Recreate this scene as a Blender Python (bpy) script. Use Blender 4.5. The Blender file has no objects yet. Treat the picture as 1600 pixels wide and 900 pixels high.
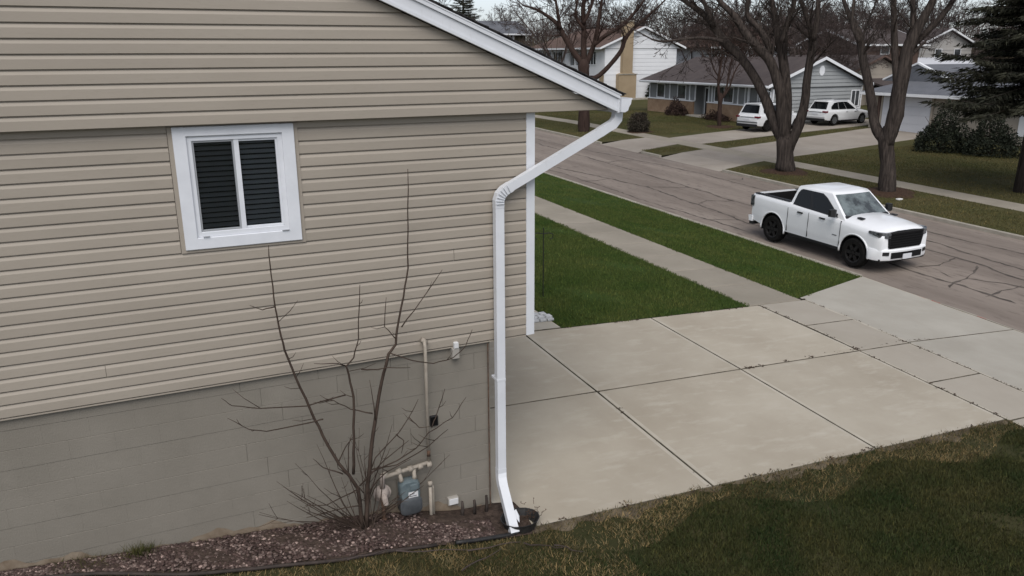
import bpy, bmesh, math, random
import numpy as np
from mathutils import Vector, Matrix
random.seed(7); rng = np.random.default_rng(7)
sc = bpy.context.scene
COL = sc.collection
R = math.radians

# ------------------------------------------------------------------ camera, sky, sun, exposure
cam_d = bpy.data.cameras.new('camera'); cam = bpy.data.objects.new('camera', cam_d); COL.objects.link(cam)
cam_d.sensor_width = 36.0; cam_d.lens = 36.0*1240.3/1600.0; cam_d.clip_start = 0.1; cam_d.clip_end = 2000
RX = Vector((0.908385, -0.418110, -0.004484)); DN = Vector((-0.122156, -0.255109, -0.959165)); FW = Vector((0.399892, 0.871839, -0.282812))
M = Matrix.Identity(4)
for i in range(3):
    M[i][0] = RX[i]; M[i][1] = -DN[i]; M[i][2] = -FW[i]
M[0][3], M[1][3], M[2][3] = -4.00535, -8.12637, 3.22612
cam.matrix_world = M
sc.camera = cam
SUN_EL, SUN_AZ = 52.0, 205.0                       # azimuth measured clockwise from +Y
w = bpy.data.worlds.new('World'); sc.world = w; w.use_nodes = True
wn = w.node_tree; wn.nodes.clear()
wo = wn.nodes.new('ShaderNodeOutputWorld'); bg = wn.nodes.new('ShaderNodeBackground')
sky = wn.nodes.new('ShaderNodeTexSky'); sky.sky_type = 'NISHITA'; sky.sun_disc = False
sky.sun_elevation = R(SUN_EL); sky.sun_rotation = R(SUN_AZ); sky.air_density = 0.8; sky.dust_density = 1.2; sky.ozone_density = 3.0
hs = wn.nodes.new('ShaderNodeHueSaturation'); hs.inputs['Saturation'].default_value = 0.4
wn.links.new(sky.outputs[0], hs.inputs['Color']); wn.links.new(hs.outputs[0], bg.inputs[0])
bg.inputs[1].default_value = 0.095
wn.links.new(bg.outputs[0], wo.inputs[0])
sl = bpy.data.lights.new('sun', 'SUN'); sl.energy = 1.4; sl.angle = R(45); sl.color = (1.0, 0.955, 0.90)
so = bpy.data.objects.new('sun', sl); COL.objects.link(so)
sdir = Vector((math.sin(R(SUN_AZ))*math.cos(R(SUN_EL)), math.cos(R(SUN_AZ))*math.cos(R(SUN_EL)), math.sin(R(SUN_EL))))
so.rotation_euler = sdir.to_track_quat('Z', 'Y').to_euler(); so.location = (0, -20, 30)
sc.view_settings.view_transform = 'Standard'; sc.view_settings.look = 'None'
sc.view_settings.exposure = 0.72; sc.view_settings.gamma = 1.0
sc.cycles.max_bounces = 6; sc.cycles.diffuse_bounces = 3; sc.cycles.transparent_max_bounces = 8
sc.cycles.use_denoising = True

# ------------------------------------------------------------------ materials
def mat(name, col, rough=0.8, spec=0.3, metal=0.0, n1=None, n2=None, bump=None, rnd=0.0, attr=None, coat=0.0):
    """n = (scale, dark colour, light colour, detail, lo, hi[, stretch]) noise colour layers; bump = (scale, strength)"""
    m = bpy.data.materials.new(name); m.use_nodes = True
    nt = m.node_tree; N = nt.nodes; Lk = nt.links
    b = N['Principled BSDF']; b.inputs['Roughness'].default_value = rough
    b.inputs['Specular IOR Level'].default_value = spec; b.inputs['Metallic'].default_value = metal
    b.inputs['Coat Weight'].default_value = coat
    geo = N.new('ShaderNodeNewGeometry')
    cur = N.new('ShaderNodeRGB'); cur.outputs[0].default_value = (*col, 1); cur = cur.outputs[0]
    for n in (n1, n2):
        if not n: continue
        tx = N.new('ShaderNodeTexNoise'); tx.inputs['Scale'].default_value = n[0]; tx.inputs['Detail'].default_value = n[3]
        tx.inputs['Roughness'].default_value = 0.62
        src = geo.outputs['Position']
        if len(n) > 6:
            mp = N.new('ShaderNodeMapping'); mp.inputs['Scale'].default_value = n[6]
            Lk.new(src, mp.inputs[0]); src = mp.outputs[0]
        Lk.new(src, tx.inputs['Vector'])
        rp = N.new('ShaderNodeMapRange'); rp.inputs[1].default_value = n[4]; rp.inputs[2].default_value = n[5]
        Lk.new(tx.outputs[0], rp.inputs[0])
        mx = N.new('ShaderNodeMix'); mx.data_type = 'RGBA'
        Lk.new(rp.outputs[0], mx.inputs[0])
        if n[1] is None: Lk.new(cur, mx.inputs[6])
        else: mx.inputs[6].default_value = (*n[1], 1)
        mx.inputs[7].default_value = (*n[2], 1)
        cur = mx.outputs[2]
    if attr:
        at = N.new('ShaderNodeAttribute'); at.attribute_name = attr
        mx = N.new('ShaderNodeMix'); mx.data_type = 'RGBA'; mx.blend_type = 'MULTIPLY'; mx.inputs[0].default_value = 1.0
        Lk.new(cur, mx.inputs[6]); Lk.new(at.outputs['Color'], mx.inputs[7]); cur = mx.outputs[2]
    if rnd:
        oi = N.new('ShaderNodeObjectInfo'); rp = N.new('ShaderNodeMapRange')
        rp.inputs[3].default_value = 1-rnd; rp.inputs[4].default_value = 1+rnd
        Lk.new(oi.outputs['Random'], rp.inputs[0])
        mx = N.new('ShaderNodeVectorMath'); mx.operation = 'SCALE'
        Lk.new(cur, mx.inputs[0]); Lk.new(rp.outputs[0], mx.inputs['Scale']); cur = mx.outputs[0]
    Lk.new(cur, b.inputs['Base Color'])
    if bump:
        tx = N.new('ShaderNodeTexNoise'); tx.inputs['Scale'].default_value = bump[0]; tx.inputs['Detail'].default_value = 5
        Lk.new(geo.outputs['Position'], tx.inputs['Vector'])
        bp = N.new('ShaderNodeBump'); bp.inputs['Strength'].default_value = bump[1]; bp.inputs['Distance'].default_value = 0.02
        Lk.new(tx.outputs[0], bp.inputs['Height']); Lk.new(bp.outputs[0], b.inputs['Normal'])
    return m
def glassy(name, tint, mixv):
    m = bpy.data.materials.new(name); m.use_nodes = True; N = m.node_tree.nodes; Lk = m.node_tree.links
    N.clear(); o = N.new('ShaderNodeOutputMaterial'); t = N.new('ShaderNodeBsdfTransparent'); t.inputs[0].default_value = (*tint, 1)
    g = N.new('ShaderNodeBsdfGlossy'); g.inputs['Roughness'].default_value = 0.03; g.inputs[0].default_value = (.9, .95, 1, 1)
    fr = N.new('ShaderNodeFresnel'); fr.inputs[0].default_value = 1.5
    ad = N.new('ShaderNodeMath'); ad.operation = 'ADD'; ad.inputs[1].default_value = mixv
    mx = N.new('ShaderNodeMixShader'); Lk.new(fr.outputs[0], ad.inputs[0]); Lk.new(ad.outputs[0], mx.inputs[0])
    Lk.new(t.outputs[0], mx.inputs[1]); Lk.new(g.outputs[0], mx.inputs[2]); Lk.new(mx.outputs[0], o.inputs[0])
    return m
MT = {}
MT['siding'] = mat('beige_vinyl', (.3291,.2885,.2412), .55, .3, n1=(.9,(.3051,.2666,.2210),(.3474,.3058,.2559),5,.3,.7,(.6,1,2)), n2=(60,None,(.2896,.2548,.2079),3,.55,.9,(.15,1,1)), rnd=.03, bump=(120,.03))
MT['white'] = mat('white_aluminium', (.63,.645,.675), .42, .4, n1=(3,(.60,.615,.645),(.66,.675,.705),4,.3,.7), n2=(18,None,(.52,.525,.54),5,.62,.9,(1,1,.3)))
MT['whitevinyl'] = mat('white_vinyl', (.65,.665,.70), .4, .4, n1=(6,(.62,.635,.67),(.68,.695,.73),3,.3,.7))
MT['block'] = mat('painted_block', (.2091,.1901,.1602), .85, .2, n1=(.8,(.1856,.1685,.1415),(.2275,.2075,.1765),5,.3,.7), n2=(2.4,None,(.1882,.1718,.1447),6,.55,.8), bump=(70,.22), rnd=.006)
MT['mortar'] = mat('painted_mortar', (.2050,.1909,.1618), .9, .2, n1=(6,(.1640,.1535,.1286),(.2542,.2407,.2075),4,.3,.7), bump=(90,.3))
MT['dirt'] = mat('splashed_dirt', (.20,.155,.11), .95, .1, n1=(9,(.16,.12,.085),(.25,.205,.155),5,.3,.7))
MT['concrete'] = mat('driveway_concrete', (.3880,.3467,.2807), .85, .25, n1=(.6,(.3267,.2848,.2241),(.4084,.3667,.2986),8,.28,.66), n2=(1.7,None,(.4408,.4022,.3354),9,.52,.78,(1,2.6,1)), bump=(160,.12), rnd=.035)
MT['concrete_tan'] = mat('tan_concrete', (.3465,.3123,.2628), .88, .2, n1=(.8,(.3240,.2898,.2412),(.3690,.3348,.2835),6,.3,.7), n2=(5,None,(.3870,.3510,.2925),7,.6,.9), bump=(160,.15), rnd=.03)
MT['concrete_grey'] = mat('grey_concrete', (.3681,.3422,.2946), .86, .25, n1=(.7,(.3272,.3021,.2571),(.4000,.3749,.3259),6,.3,.7), n2=(4,None,(.3136,.3003,.2678),7,.62,.9), bump=(160,.12), rnd=.03)
MT['tooled'] = mat('tooled_edge', (.4270,.3867,.3200), .75, .25, n1=(2,(.3713,.3367,.2724),(.4641,.4232,.3546),5,.3,.7), bump=(60,.05))
MT['walk'] = mat('old_walk_concrete', (.2772,.2460,.1975), .9, .2, n1=(.6,(.2436,.2173,.1754),(.3024,.2706,.2212),6,.3,.7), n2=(7,None,(.2100,.1804,.1422),6,.58,.85), bump=(90,.2), rnd=.07)
MT['farconc'] = mat('worn_drive_concrete', (.30,.265,.225), .9, .2, n1=(.4,(.255,.222,.187),(.335,.30,.258),7,.3,.7), n2=(2.5,None,(.20,.17,.14),7,.6,.85), bump=(70,.2), rnd=.06)
MT['joint'] = mat('dark_joint', (.11,.095,.075), .95, .1, n1=(3,(.05,.044,.033),(.18,.16,.125),5,.35,.7))
MT['kerb'] = mat('kerb_concrete', (.33,.30,.25), .9, .2, n1=(3,(.27,.245,.205),(.38,.35,.295),6,.3,.7), n2=(1.2,None,(.20,.17,.13),6,.6,.85), bump=(70,.3))
MT['road'] = mat('worn_asphalt', (.2050,.1707,.1457), .9, .25, n1=(.5,(.1600,.1310,.1109),(.2550,.2153,.1833),9,.3,.68,(1.8,.22,1)), n2=(3.6,None,(.1300,.1057,.0902),9,.53,.74,(1.8,.5,1)), bump=(45,.4))
MT['tar'] = mat('crack_fill', (.075,.064,.056), .9, .15, n1=(2.5,(.05,.043,.038),(.15,.128,.112),5,.3,.7))
MT['redpaint'] = mat('faded_red_paint', (.34,.14,.12), .9, .2, n1=(9,(.30,.24,.20),(.38,.10,.09),6,.35,.6))
MT['soil'] = mat('turf_soil', (.035,.035,.017), .95, .1, n1=(.5,(.027,.031,.012),(.055,.048,.023),6,.3,.7), n2=(6,None,(.085,.07,.04),8,.58,.82), bump=(40,.5))
MT['lawn'] = mat('lawn_green', (.0382,.0616,.0135), .95, .1, n1=(.55,(.0272,.0510,.0097),(.0467,.0686,.0158),6,.3,.7), n2=(3.5,None,(.0638,.0634,.0225),8,.56,.85), bump=(35,.6))
MT['farlawn'] = mat('lawn_dull', (.0552,.0559,.0215), .95, .1, n1=(.4,(.0478,.0516,.0172),(.0810,.0705,.0310),6,.3,.7), n2=(2.2,None,(.1012,.0817,.0430),8,.55,.85), bump=(25,.6))
MT['blade'] = mat('grass_blade', (.0420,.0722,.0136), .7, .2, n1=(.75,(.0350,.0669,.0124),(.0784,.0958,.0260),6,.3,.7), attr='tint')
MT['farblade'] = mat('grass_blade_dull', (.0644,.0645,.0232), .75, .2, n1=(.4,(.0552,.0602,.0189),(.0966,.0817,.0361),6,.3,.7), attr='tint')
MT['nearblade'] = mat('grass_blade_near', (.0360,.0410,.0132), .75, .2, n1=(1.1,(.0192,.0319,.0079),(.0576,.0547,.0185),8,.34,.66), attr='tint')
MT['strawblade'] = mat('straw_blade', (.0900,.0748,.0345), .8, .2, n1=(2.3,(.0450,.0408,.0165),(.1485,.1232,.0638),6,.35,.65), attr='tint')
MT['bare'] = mat('bare_soil', (.10,.08,.054), .95, .1, n1=(3,(.05,.038,.025),(.16,.13,.09),8,.35,.65), bump=(30,.8))
MT['mulch'] = mat('bark_mulch', (.045,.028,.02), .95, .1, n1=(12,(.025,.016,.011),(.085,.052,.036),6,.3,.7), bump=(30,1))
MT['bedsoil'] = mat('bed_soil', (.05,.035,.027), .95, .1, n1=(14,(.03,.022,.018),(.085,.062,.05),6,.3,.7), bump=(35,1))
MT['stone'] = mat('bed_stone', (.13,.10,.09), .85, .2, attr='tint')
MT['bark'] = mat('grey_bark', (.045,.036,.031), .95, .1, n1=(3,(.022,.018,.016),(.078,.063,.055),8,.34,.66,(5,5,.45)), bump=(12,1.0))
MT['barkred'] = mat('red_brown_bark', (.045,.029,.024), .95, .1, n1=(3,(.03,.019,.016),(.062,.042,.035),6,.3,.7,(4,4,.5)), bump=(20,.6))
MT['barkwood'] = mat('hazed_brown_bark', (.066,.051,.046), .95, .05, n1=(.2,(.052,.039,.035),(.09,.072,.067),3,.3,.7), rnd=.2)  # bark colour lightened in place of distance haze
MT['twig'] = mat('bare_stem', (.05,.034,.026), .85, .2, n1=(5,(.038,.026,.02),(.075,.054,.042),4,.3,.7))
MT['needle'] = mat('spruce_needle', (.026,.028,.018), .8, .2, n1=(.8,(.016,.018,.012),(.044,.043,.028),5,.3,.7), attr='tint')
MT['yew'] = mat('yew_leaf', (.015,.020,.012), .8, .2, n1=(2,(.010,.014,.009),(.024,.028,.016),5,.3,.7), attr='tint')
MT['clipped'] = mat('clipped_twigs', (.045,.038,.029), .9, .1, n1=(2,(.03,.026,.02),(.065,.055,.043),5,.3,.7), attr='tint')
MT['brush'] = mat('brown_brush', (.075,.06,.044), .9, .1, n1=(.5,(.058,.046,.034),(.095,.08,.052),5,.3,.7))
MT['shingle'] = mat('dark_shingle', (.035,.033,.034), .9, .2, n1=(20,(.022,.021,.022),(.06,.056,.056),5,.3,.7), bump=(50,.6))
MT['roofbrown'] = mat('brown_shingle', (.115,.078,.064), .9, .15, n1=(1.5,(.10,.066,.055),(.135,.094,.078),6,.3,.7), n2=(25,None,(.085,.058,.048),4,.5,.8), bump=(20,.5))
MT['roofgrey'] = mat('charcoal_shingle', (.075,.062,.06), .9, .15, n1=(1.2,(.062,.051,.05),(.092,.076,.072),6,.3,.7), n2=(25,None,(.05,.042,.042),4,.5,.8), bump=(20,.5))
MT['roofblue'] = mat('blue_grey_shingle', (.13,.135,.15), .9, .15, n1=(1.2,(.115,.12,.133),(.15,.155,.172),6,.3,.7), n2=(25,None,(.10,.105,.118),4,.5,.8), bump=(20,.5))
MT['greyside'] = mat('grey_siding', (.28,.29,.29), .6, .3, n1=(.7,(.26,.27,.27),(.30,.31,.31),4,.3,.7), rnd=.03)
MT['greywall'] = mat('grey_panel', (.20,.205,.205), .7, .2, n1=(.7,(.185,.19,.19),(.215,.22,.22),4,.3,.7))
MT['whiteside'] = mat('white_siding', (.72,.73,.745), .6, .3, n1=(.6,(.69,.70,.715),(.75,.76,.775),4,.3,.7), rnd=.03)
MT['beigeside'] = mat('pale_grey_siding', (.36,.345,.325), .7, .2, n1=(.6,(.335,.32,.30),(.38,.365,.345),4,.3,.7), rnd=.03)
MT['taupe'] = mat('taupe_stucco', (.34,.30,.25), .85, .2, n1=(.6,(.32,.28,.235),(.36,.32,.27),4,.3,.7))
MT['basebrick'] = mat('tan_base_brick', (.27,.18,.115), .9, .15, n1=(1.6,(.22,.14,.09),(.32,.225,.15),6,.3,.7), n2=(9,None,(.36,.27,.19),3,.55,.8,(1,1,2.5)))
MT['tanbrick'] = mat('tan_chimney_brick', (.33,.255,.165), .9, .15, n1=(.8,(.295,.225,.145),(.36,.28,.185),5,.3,.7), n2=(16,None,(.27,.21,.14),3,.5,.8,(1,1,2.5)))
MT['garwhite'] = mat('garage_white', (.56,.57,.60), .6, .3, n1=(.5,(.53,.54,.57),(.59,.60,.63),3,.3,.7))
MT['pane'] = mat('far_window_pane', (.03,.033,.036), .08, .6, n1=(1.1,(.015,.017,.02),(.09,.095,.10),3,.35,.7))
MT['curtain'] = mat('pale_curtain', (.5,.5,.5), .9, .1)
MT['door'] = mat('dark_door', (.02,.017,.016), .5, .4, n1=(2,(.016,.013,.013),(.03,.025,.023),3,.3,.7))
MT['glass'] = glassy('window_glass', (.80,.84,.88), .0)
MT['room'] = mat('unlit_room_black', (.02,.02,.022), .9, .1)
MT['slat'] = mat('blind_slat', (.13,.12,.11), .6, .3)  # left slats: dimming by the insect screen put into the colour
MT['slatlight'] = mat('blind_slat_right', (.22,.205,.19), .6, .3)  # same blind on the right, without the screen's painted dimming
MT['screenframe'] = mat('grey_sash', (.30,.31,.325), .5, .3)
MT['pipe'] = mat('painted_pipe', (.36,.315,.26), .6, .3, n1=(9,(.30,.26,.215),(.40,.355,.295),5,.3,.7), n2=(25,None,(.16,.10,.07),5,.68,.85))
MT['rust'] = mat('rusty_pipe', (.09,.055,.04), .9, .2, n1=(15,(.05,.035,.028),(.15,.09,.06),5,.3,.7))
MT['regulator'] = mat('regulator_cast', (.36,.30,.265), .6, .3, n1=(12,(.30,.25,.22),(.41,.35,.31),5,.3,.7))
MT['meterblue'] = mat('meter_blue_grey', (.1050,.1377,.1485), .5, .4, n1=(10,(.0850,.1140,.1260),(.1500,.1805,.1890),5,.3,.7))
MT['meterdark'] = mat('meter_dark_grey', (.06,.066,.072), .5, .4, n1=(10,(.05,.055,.06),(.08,.086,.092),5,.3,.7))
MT['paper'] = mat('white_label', (.6,.6,.6), .6, .3)
MT['ink'] = mat('label_ink', (.05,.05,.06), .6, .3)
MT['blackplastic'] = mat('black_plastic', (.014,.014,.015), .55, .4, n1=(10,(.010,.010,.011),(.03,.028,.026),5,.3,.7))
MT['edging'] = mat('brown_edging', (.035,.026,.022), .8, .3, n1=(8,(.022,.018,.016),(.06,.045,.038),5,.3,.7))
MT['boxgrey'] = mat('box_grey', (.33,.31,.28), .6, .3)
MT['void'] = mat('vent_black', (.006,.006,.006), .9, .1)
MT['paint'] = mat('white_car_paint', (.80,.81,.825), .28, .5, n1=(2,(.785,.795,.81),(.815,.825,.84),3,.3,.7), coat=.5)
MT['paint2'] = mat('white_suv_paint', (.66,.67,.68), .3, .5, n1=(2,(.63,.64,.65),(.69,.70,.71),3,.3,.7), coat=.4)
MT['carglass'] = mat('car_glass', (.006,.007,.008), .08, .35)
MT['windscreen'] = mat('windscreen_glass', (.06,.075,.075), .05, .9, n1=(2.2,(.03,.036,.036),(.16,.19,.19),4,.4,.65), coat=.6)  # pale mottling painted in as a reflection of sky and trees
MT['trim'] = mat('black_trim', (.012,.012,.013), .45, .4)
MT['matte'] = mat('matte_black', (.008,.008,.009), .8, .2)
MT['tyre'] = mat('tyre_rubber', (.009,.009,.009), .95, .1, n1=(9,(.007,.007,.007),(.014,.013,.012),4,.3,.7))
MT['rimdark'] = mat('dark_rim', (.012,.011,.011), .5, .3)
MT['rimgrey'] = mat('grey_rim', (.16,.165,.17), .35, .5, metal=.5)
MT['lamp'] = mat('headlamp_lens', (.05,.055,.06), .12, .7, n1=(9,(.02,.022,.025),(.16,.17,.18),3,.4,.7))
MT['redlamp'] = mat('tail_lamp_red', (.13,.012,.02), .15, .6)
MT['plate'] = mat('number_plate', (.62,.63,.66), .5, .3)
MT['iron'] = mat('black_iron', (.012,.012,.012), .6, .3)
MT['litter'] = mat('white_litter', (.7,.7,.68), .8, .2)
MT['paver'] = mat('pale_paver', (.42,.43,.44), .9, .2, n1=(9,(.36,.37,.38),(.5,.51,.52),4,.3,.7), rnd=.1)

# ------------------------------------------------------------------ object helpers
def wloc(o):
    v = Vector((0,0,0))
    while o is not None: v = v + Vector(o.location); o = o.parent
    return v
def link(o, parent=None):
    COL.objects.link(o)
    if parent is not None: o.parent = parent
    return o
def tag(o, label=None, cat=None, group=None, kind=None):
    if label: o['label'] = label
    if cat: o['category'] = cat
    if group: o['group'] = group
    if kind: o['kind'] = kind
    return o
def thing(name, label, cat, loc=(0,0,0), rz=0.0, group=None):
    o = bpy.data.objects.new(name, None); o.empty_display_size = .2
    o.location = loc; o.rotation_euler = (0,0,rz); link(o)
    return tag(o, label, cat, group)
class MB:
    def __init__(s): s.v = []; s.f = []; s.mi = []; s.cm = 0
    def add(s, vs, fs):
        n = len(s.v); s.v += [tuple(p) for p in vs]
        for f in fs: s.f.append(tuple(i+n for i in f)); s.mi.append(s.cm)
        return s
    def box(s, x0,x1,y0,y1,z0,z1):
        return s.add([(x0,y0,z0),(x1,y0,z0),(x1,y1,z0),(x0,y1,z0),(x0,y0,z1),(x1,y0,z1),(x1,y1,z1),(x0,y1,z1)],
                     [(3,2,1,0),(4,5,6,7),(0,1,5,4),(1,2,6,5),(2,3,7,6),(3,0,4,7)])
    def cbox(s, x0,x1,y0,y1,z0,z1,c):                      # box with chamfered edges
        v=[]
        for z,i in ((z0,c),(z0+c,0),(z1-c,0),(z1,c)):
            v += [(x0+i+c*(i==0)*0,y0+i,z),(x1-i,y0+i,z),(x1-i,y1-i,z),(x0+i,y1-i,z)]
        f=[(3,2,1,0),(12,13,14,15)]
        for k in range(3):
            for j in range(4): f.append((k*4+j,k*4+(j+1)%4,k*4+4+(j+1)%4,k*4+4+j))
        return s.add(v,f)
    def tube(s, pts, rad, n=6, cap=True, fur=0.0):
        P = [Vector(p) for p in pts]; k = len(P)
        if not hasattr(rad,'__len__'): rad = [rad]*k
        fm=[1+fur*(1 if j%2 else -1)*random.uniform(.3,1.2) for j in range(n)]
        d = (P[1]-P[0]).normalized(); u = d.orthogonal().normalized(); vs=[]
        for i in range(k):
            t = (P[min(i+1,k-1)]-P[max(i-1,0)])
            t = t.normalized() if t.length>1e-9 else d
            u = (u - t*u.dot(t)); u = u.normalized() if u.length>1e-6 else t.orthogonal().normalized()
            q = t.cross(u)
            for j in range(n):
                a = 2*math.pi*j/n; vs.append(P[i]+(u*math.cos(a)+q*math.sin(a))*(rad[i]*fm[j]*(1+(random.uniform(-fur,fur)*.7 if fur else 0))))
        fs=[]
        for i in range(k-1):
            for j in range(n): fs.append((i*n+j,i*n+(j+1)%n,i*n+n+(j+1)%n,i*n+n+j))
        if cap: fs += [tuple(range(n-1,-1,-1)), tuple(range((k-1)*n,k*n))]
        return s.add(vs,fs)
    def loft(s, rings, cap=True, close=True):
        n=len(rings[0]); vs=[p for r in rings for p in r]; fs=[]
        for i in range(len(rings)-1):
            for j in range(n if close else n-1): fs.append((i*n+j,i*n+(j+1)%n,i*n+n+(j+1)%n,i*n+n+j))
        if cap: fs += [tuple(range(n-1,-1,-1)), tuple(range((len(rings)-1)*n,len(rings)*n))]
        return s.add(vs,fs)
    def prism(s, poly, d):                                # poly: list of 3d points, d: extrusion vector
        n=len(poly); a=[Vector(p) for p in poly]; b=[p+Vector(d) for p in a]
        return s.add(a+b,[tuple(range(n-1,-1,-1)),tuple(range(n,2*n))]+[(i,(i+1)%n,n+(i+1)%n,n+i) for i in range(n)])
    def sweep(s, pts, side, w, h):                        # rectangular duct along pts, 'side' = constant width direction
        P=[Vector(p) for p in pts]; sd=Vector(side).normalized(); rings=[]
        for i in range(len(P)):
            a=(P[i]-P[i-1]).normalized() if i else None; b=(P[i+1]-P[i]).normalized() if i<len(P)-1 else None
            t=((a or b)+(b or a)).normalized(); q=t.cross(sd).normalized()
            c=1.0
            if a and b: c=1/max(.5,math.sqrt((1+a.dot(b))/2))
            rings.append([P[i]+sd*x*w/2+q*y*h/2*c for x,y in ((-1,-1),(-.86,-1),(.86,-1),(1,-1),(1,1),(-1,1))])
        return s.loft(rings)
    def build(s, name, m, parent=None, smooth=False, world=True, fix=True):
        me = bpy.data.meshes.new(name)
        v = s.v
        if world and parent is not None:
            o = wloc(parent); v = [(p[0]-o.x,p[1]-o.y,p[2]-o.z) for p in v]
        me.from_pydata(v,[],s.f)
        ms = m if isinstance(m,(list,tuple)) else [m]
        for x in ms: me.materials.append(MT[x])
        if len(ms)>1: me.polygons.foreach_set('material_index', s.mi)
        if fix:
            b=bmesh.new(); b.from_mesh(me); bmesh.ops.recalc_face_normals(b,faces=b.faces[:]); b.to_mesh(me); b.free()
        if smooth: me.polygons.foreach_set('use_smooth',[True]*len(me.polygons))
        me.update()
        o = bpy.data.objects.new(name, me); return link(o,parent)
def autosmooth(o, ang=35):
    o.data.polygons.foreach_set('use_smooth',[True]*len(o.data.polygons))
    b=bmesh.new(); b.from_mesh(o.data)
    for e in b.edges:
        if len(e.link_faces)==2 and e.calc_face_angle(0)>R(ang): e.smooth=False
    b.to_mesh(o.data); b.free()
def np_mesh(name, V, F, m, parent=None, tint=None, kind=None):
    """V (n,3) float, F (k,3) ints -> triangle mesh, tint (n,3) optional point colour"""
    me=bpy.data.meshes.new(name); me.vertices.add(len(V)); me.vertices.foreach_set('co',V.astype(np.float32).ravel())
    k=F.shape[1]; me.loops.add(F.size); me.loops.foreach_set('vertex_index',F.astype(np.int32).ravel())
    me.polygons.add(len(F)); me.polygons.foreach_set('loop_start',np.arange(0,F.size,k,dtype=np.int32)); me.polygons.foreach_set('loop_total',np.full(len(F),k,dtype=np.int32))
    me.materials.append(MT[m]); me.update(calc_edges=True)
    if tint is not None:
        a=me.attributes.new('tint','FLOAT_COLOR','POINT'); c=np.ones((len(V),4),np.float32); c[:,:3]=tint; a.data.foreach_set('color',c.ravel())
    o=link(bpy.data.objects.new(name,me),parent)
    if kind: o['kind']=kind
    return o

# ------------------------------------------------------------------ the lie of the land
KX0, KX1 = 13.9, 22.4                                    # near and far kerb faces
def g(x, y):
    z = -2.254-.043*min(max(x,-8),12.9)
    if y < 4.2: z += .05*max(y,-6)
    else: z += .21+.02*(min(y,47)-4.2)
    z -= .25*min(max((x-9.9)/3.2,0),1)
    if x > 21: z += .018*(min(x,60)-21)
    if x < -.3:                                           # planting bed banked up along the wall
        wallz = -2.27+(.199*(-.57-x) if x>-2.18 else .32+.091*(-2.18-x)) if x<-.57 else -2.27
        k = min(max(1+y/2.2,0),1); k=k*k*(3-2*k)
        z = z+(max(wallz,z)-z)*k*min((-.3-x)/.27,1)
    return z
def gr(x, y):                                             # road surface
    t=(x-KX0)/(KX1-KX0)
    return g(13.9,y)*(1-t)+g(22.3,y)*t-.11+.07*(1-(2*t-1)**2)
def sheet(name, x0,x1,y0,y1, m, fn, nx=10, ny=10, dz=0.0, kind='structure', parent=None):
    b=MB(); vs=[(x0+(x1-x0)*i/nx, y0+(y1-y0)*j/ny) for j in range(ny+1) for i in range(nx+1)]
    b.add([(x,y,fn(x,y)+dz) for x,y in vs],[(j*(nx+1)+i,j*(nx+1)+i+1,(j+1)*(nx+1)+i+1,(j+1)*(nx+1)+i) for j in range(ny) for i in range(nx)])
    o=b.build(name,m,parent,smooth=True)
    if kind: o['kind']=kind
    return o
def poly_sheet(name, poly, m, fn, dz=0.0, step=.5, kind='structure'):
    """polygon (convex quad) laid over the land as a grid"""
    a,b_,c,d=[Vector((*p,0)) for p in poly]
    nu=max(1,int(max((b_-a).length,(c-d).length)/step)); nv=max(1,int(max((d-a).length,(c-b_).length)/step)); B=MB(); vs=[]
    for j in range(nv+1):
        for i in range(nu+1):
            u,v=i/nu,j/nv; p=(a*(1-u)+b_*u)*(1-v)+(d*(1-u)+c*u)*v; vs.append((p.x,p.y,fn(p.x,p.y)+dz))
    B.add(vs,[(j*(nu+1)+i,j*(nu+1)+i+1,(j+1)*(nu+1)+i+1,(j+1)*(nu+1)+i) for j in range(nv) for i in range(nu)])
    o=B.build(name,m,None,smooth=True)
    if kind: o['kind']=kind
    return o
def slab(parent, poly, m, fn=g, edge=.0, tool=.06, th=.16, gap=.008, name='concrete_slab', dz=0.0, tooled=True):
    """one poured slab: sloping top with chamfered, tooled margins"""
    c=Vector((sum(p[0] for p in poly)/4,sum(p[1] for p in poly)/4)); P=[Vector(p) for p in poly]; b=MB()
    def ring(d,z):
        out=[]
        for i in range(4):
            p=P[i]; e1=(P[(i+1)%4]-p).normalized(); e0=(P[i-1]-p).normalized(); s=abs(e1.x*e0.y-e1.y*e0.x)
            q=p+(e1+e0)*(d/max(s,.3)); out.append((q.x,q.y,fn(q.x,q.y)+z+dz))
        return out
    r=[ring(gap,-th),ring(gap,-.012),ring(gap+.010,-.002),ring(gap+.014+tool,0)]
    n=[p for q in r for p in q]; f=[(3,2,1,0)]
    for k in range(3):
        for j in range(4): f.append((k*4+j,k*4+(j+1)%4,k*4+4+(j+1)%4,k*4+4+j))
    b.add(n,f)
    b.mi=[0]*len(b.mi)
    if tooled: b.mi[10]=1; b.mi[12]=1
    b.mi[1:5]=[2]*4; b.mi[5:9]=[2]*4; b.add([n[i] for i in (12,13,14,15)],[(0,1,2,3)]); b.mi[-1]=0
    return b.build(name,[m,'tooled' if tooled else m,'joint' if tooled else m],parent)

ground = sheet('ground',-160,420,-120,460,'soil',lambda x,y:g(x,y)-.32,58,58)
road = sheet('road',KX0,KX1,-30,130,'road',gr,16,80)
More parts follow.
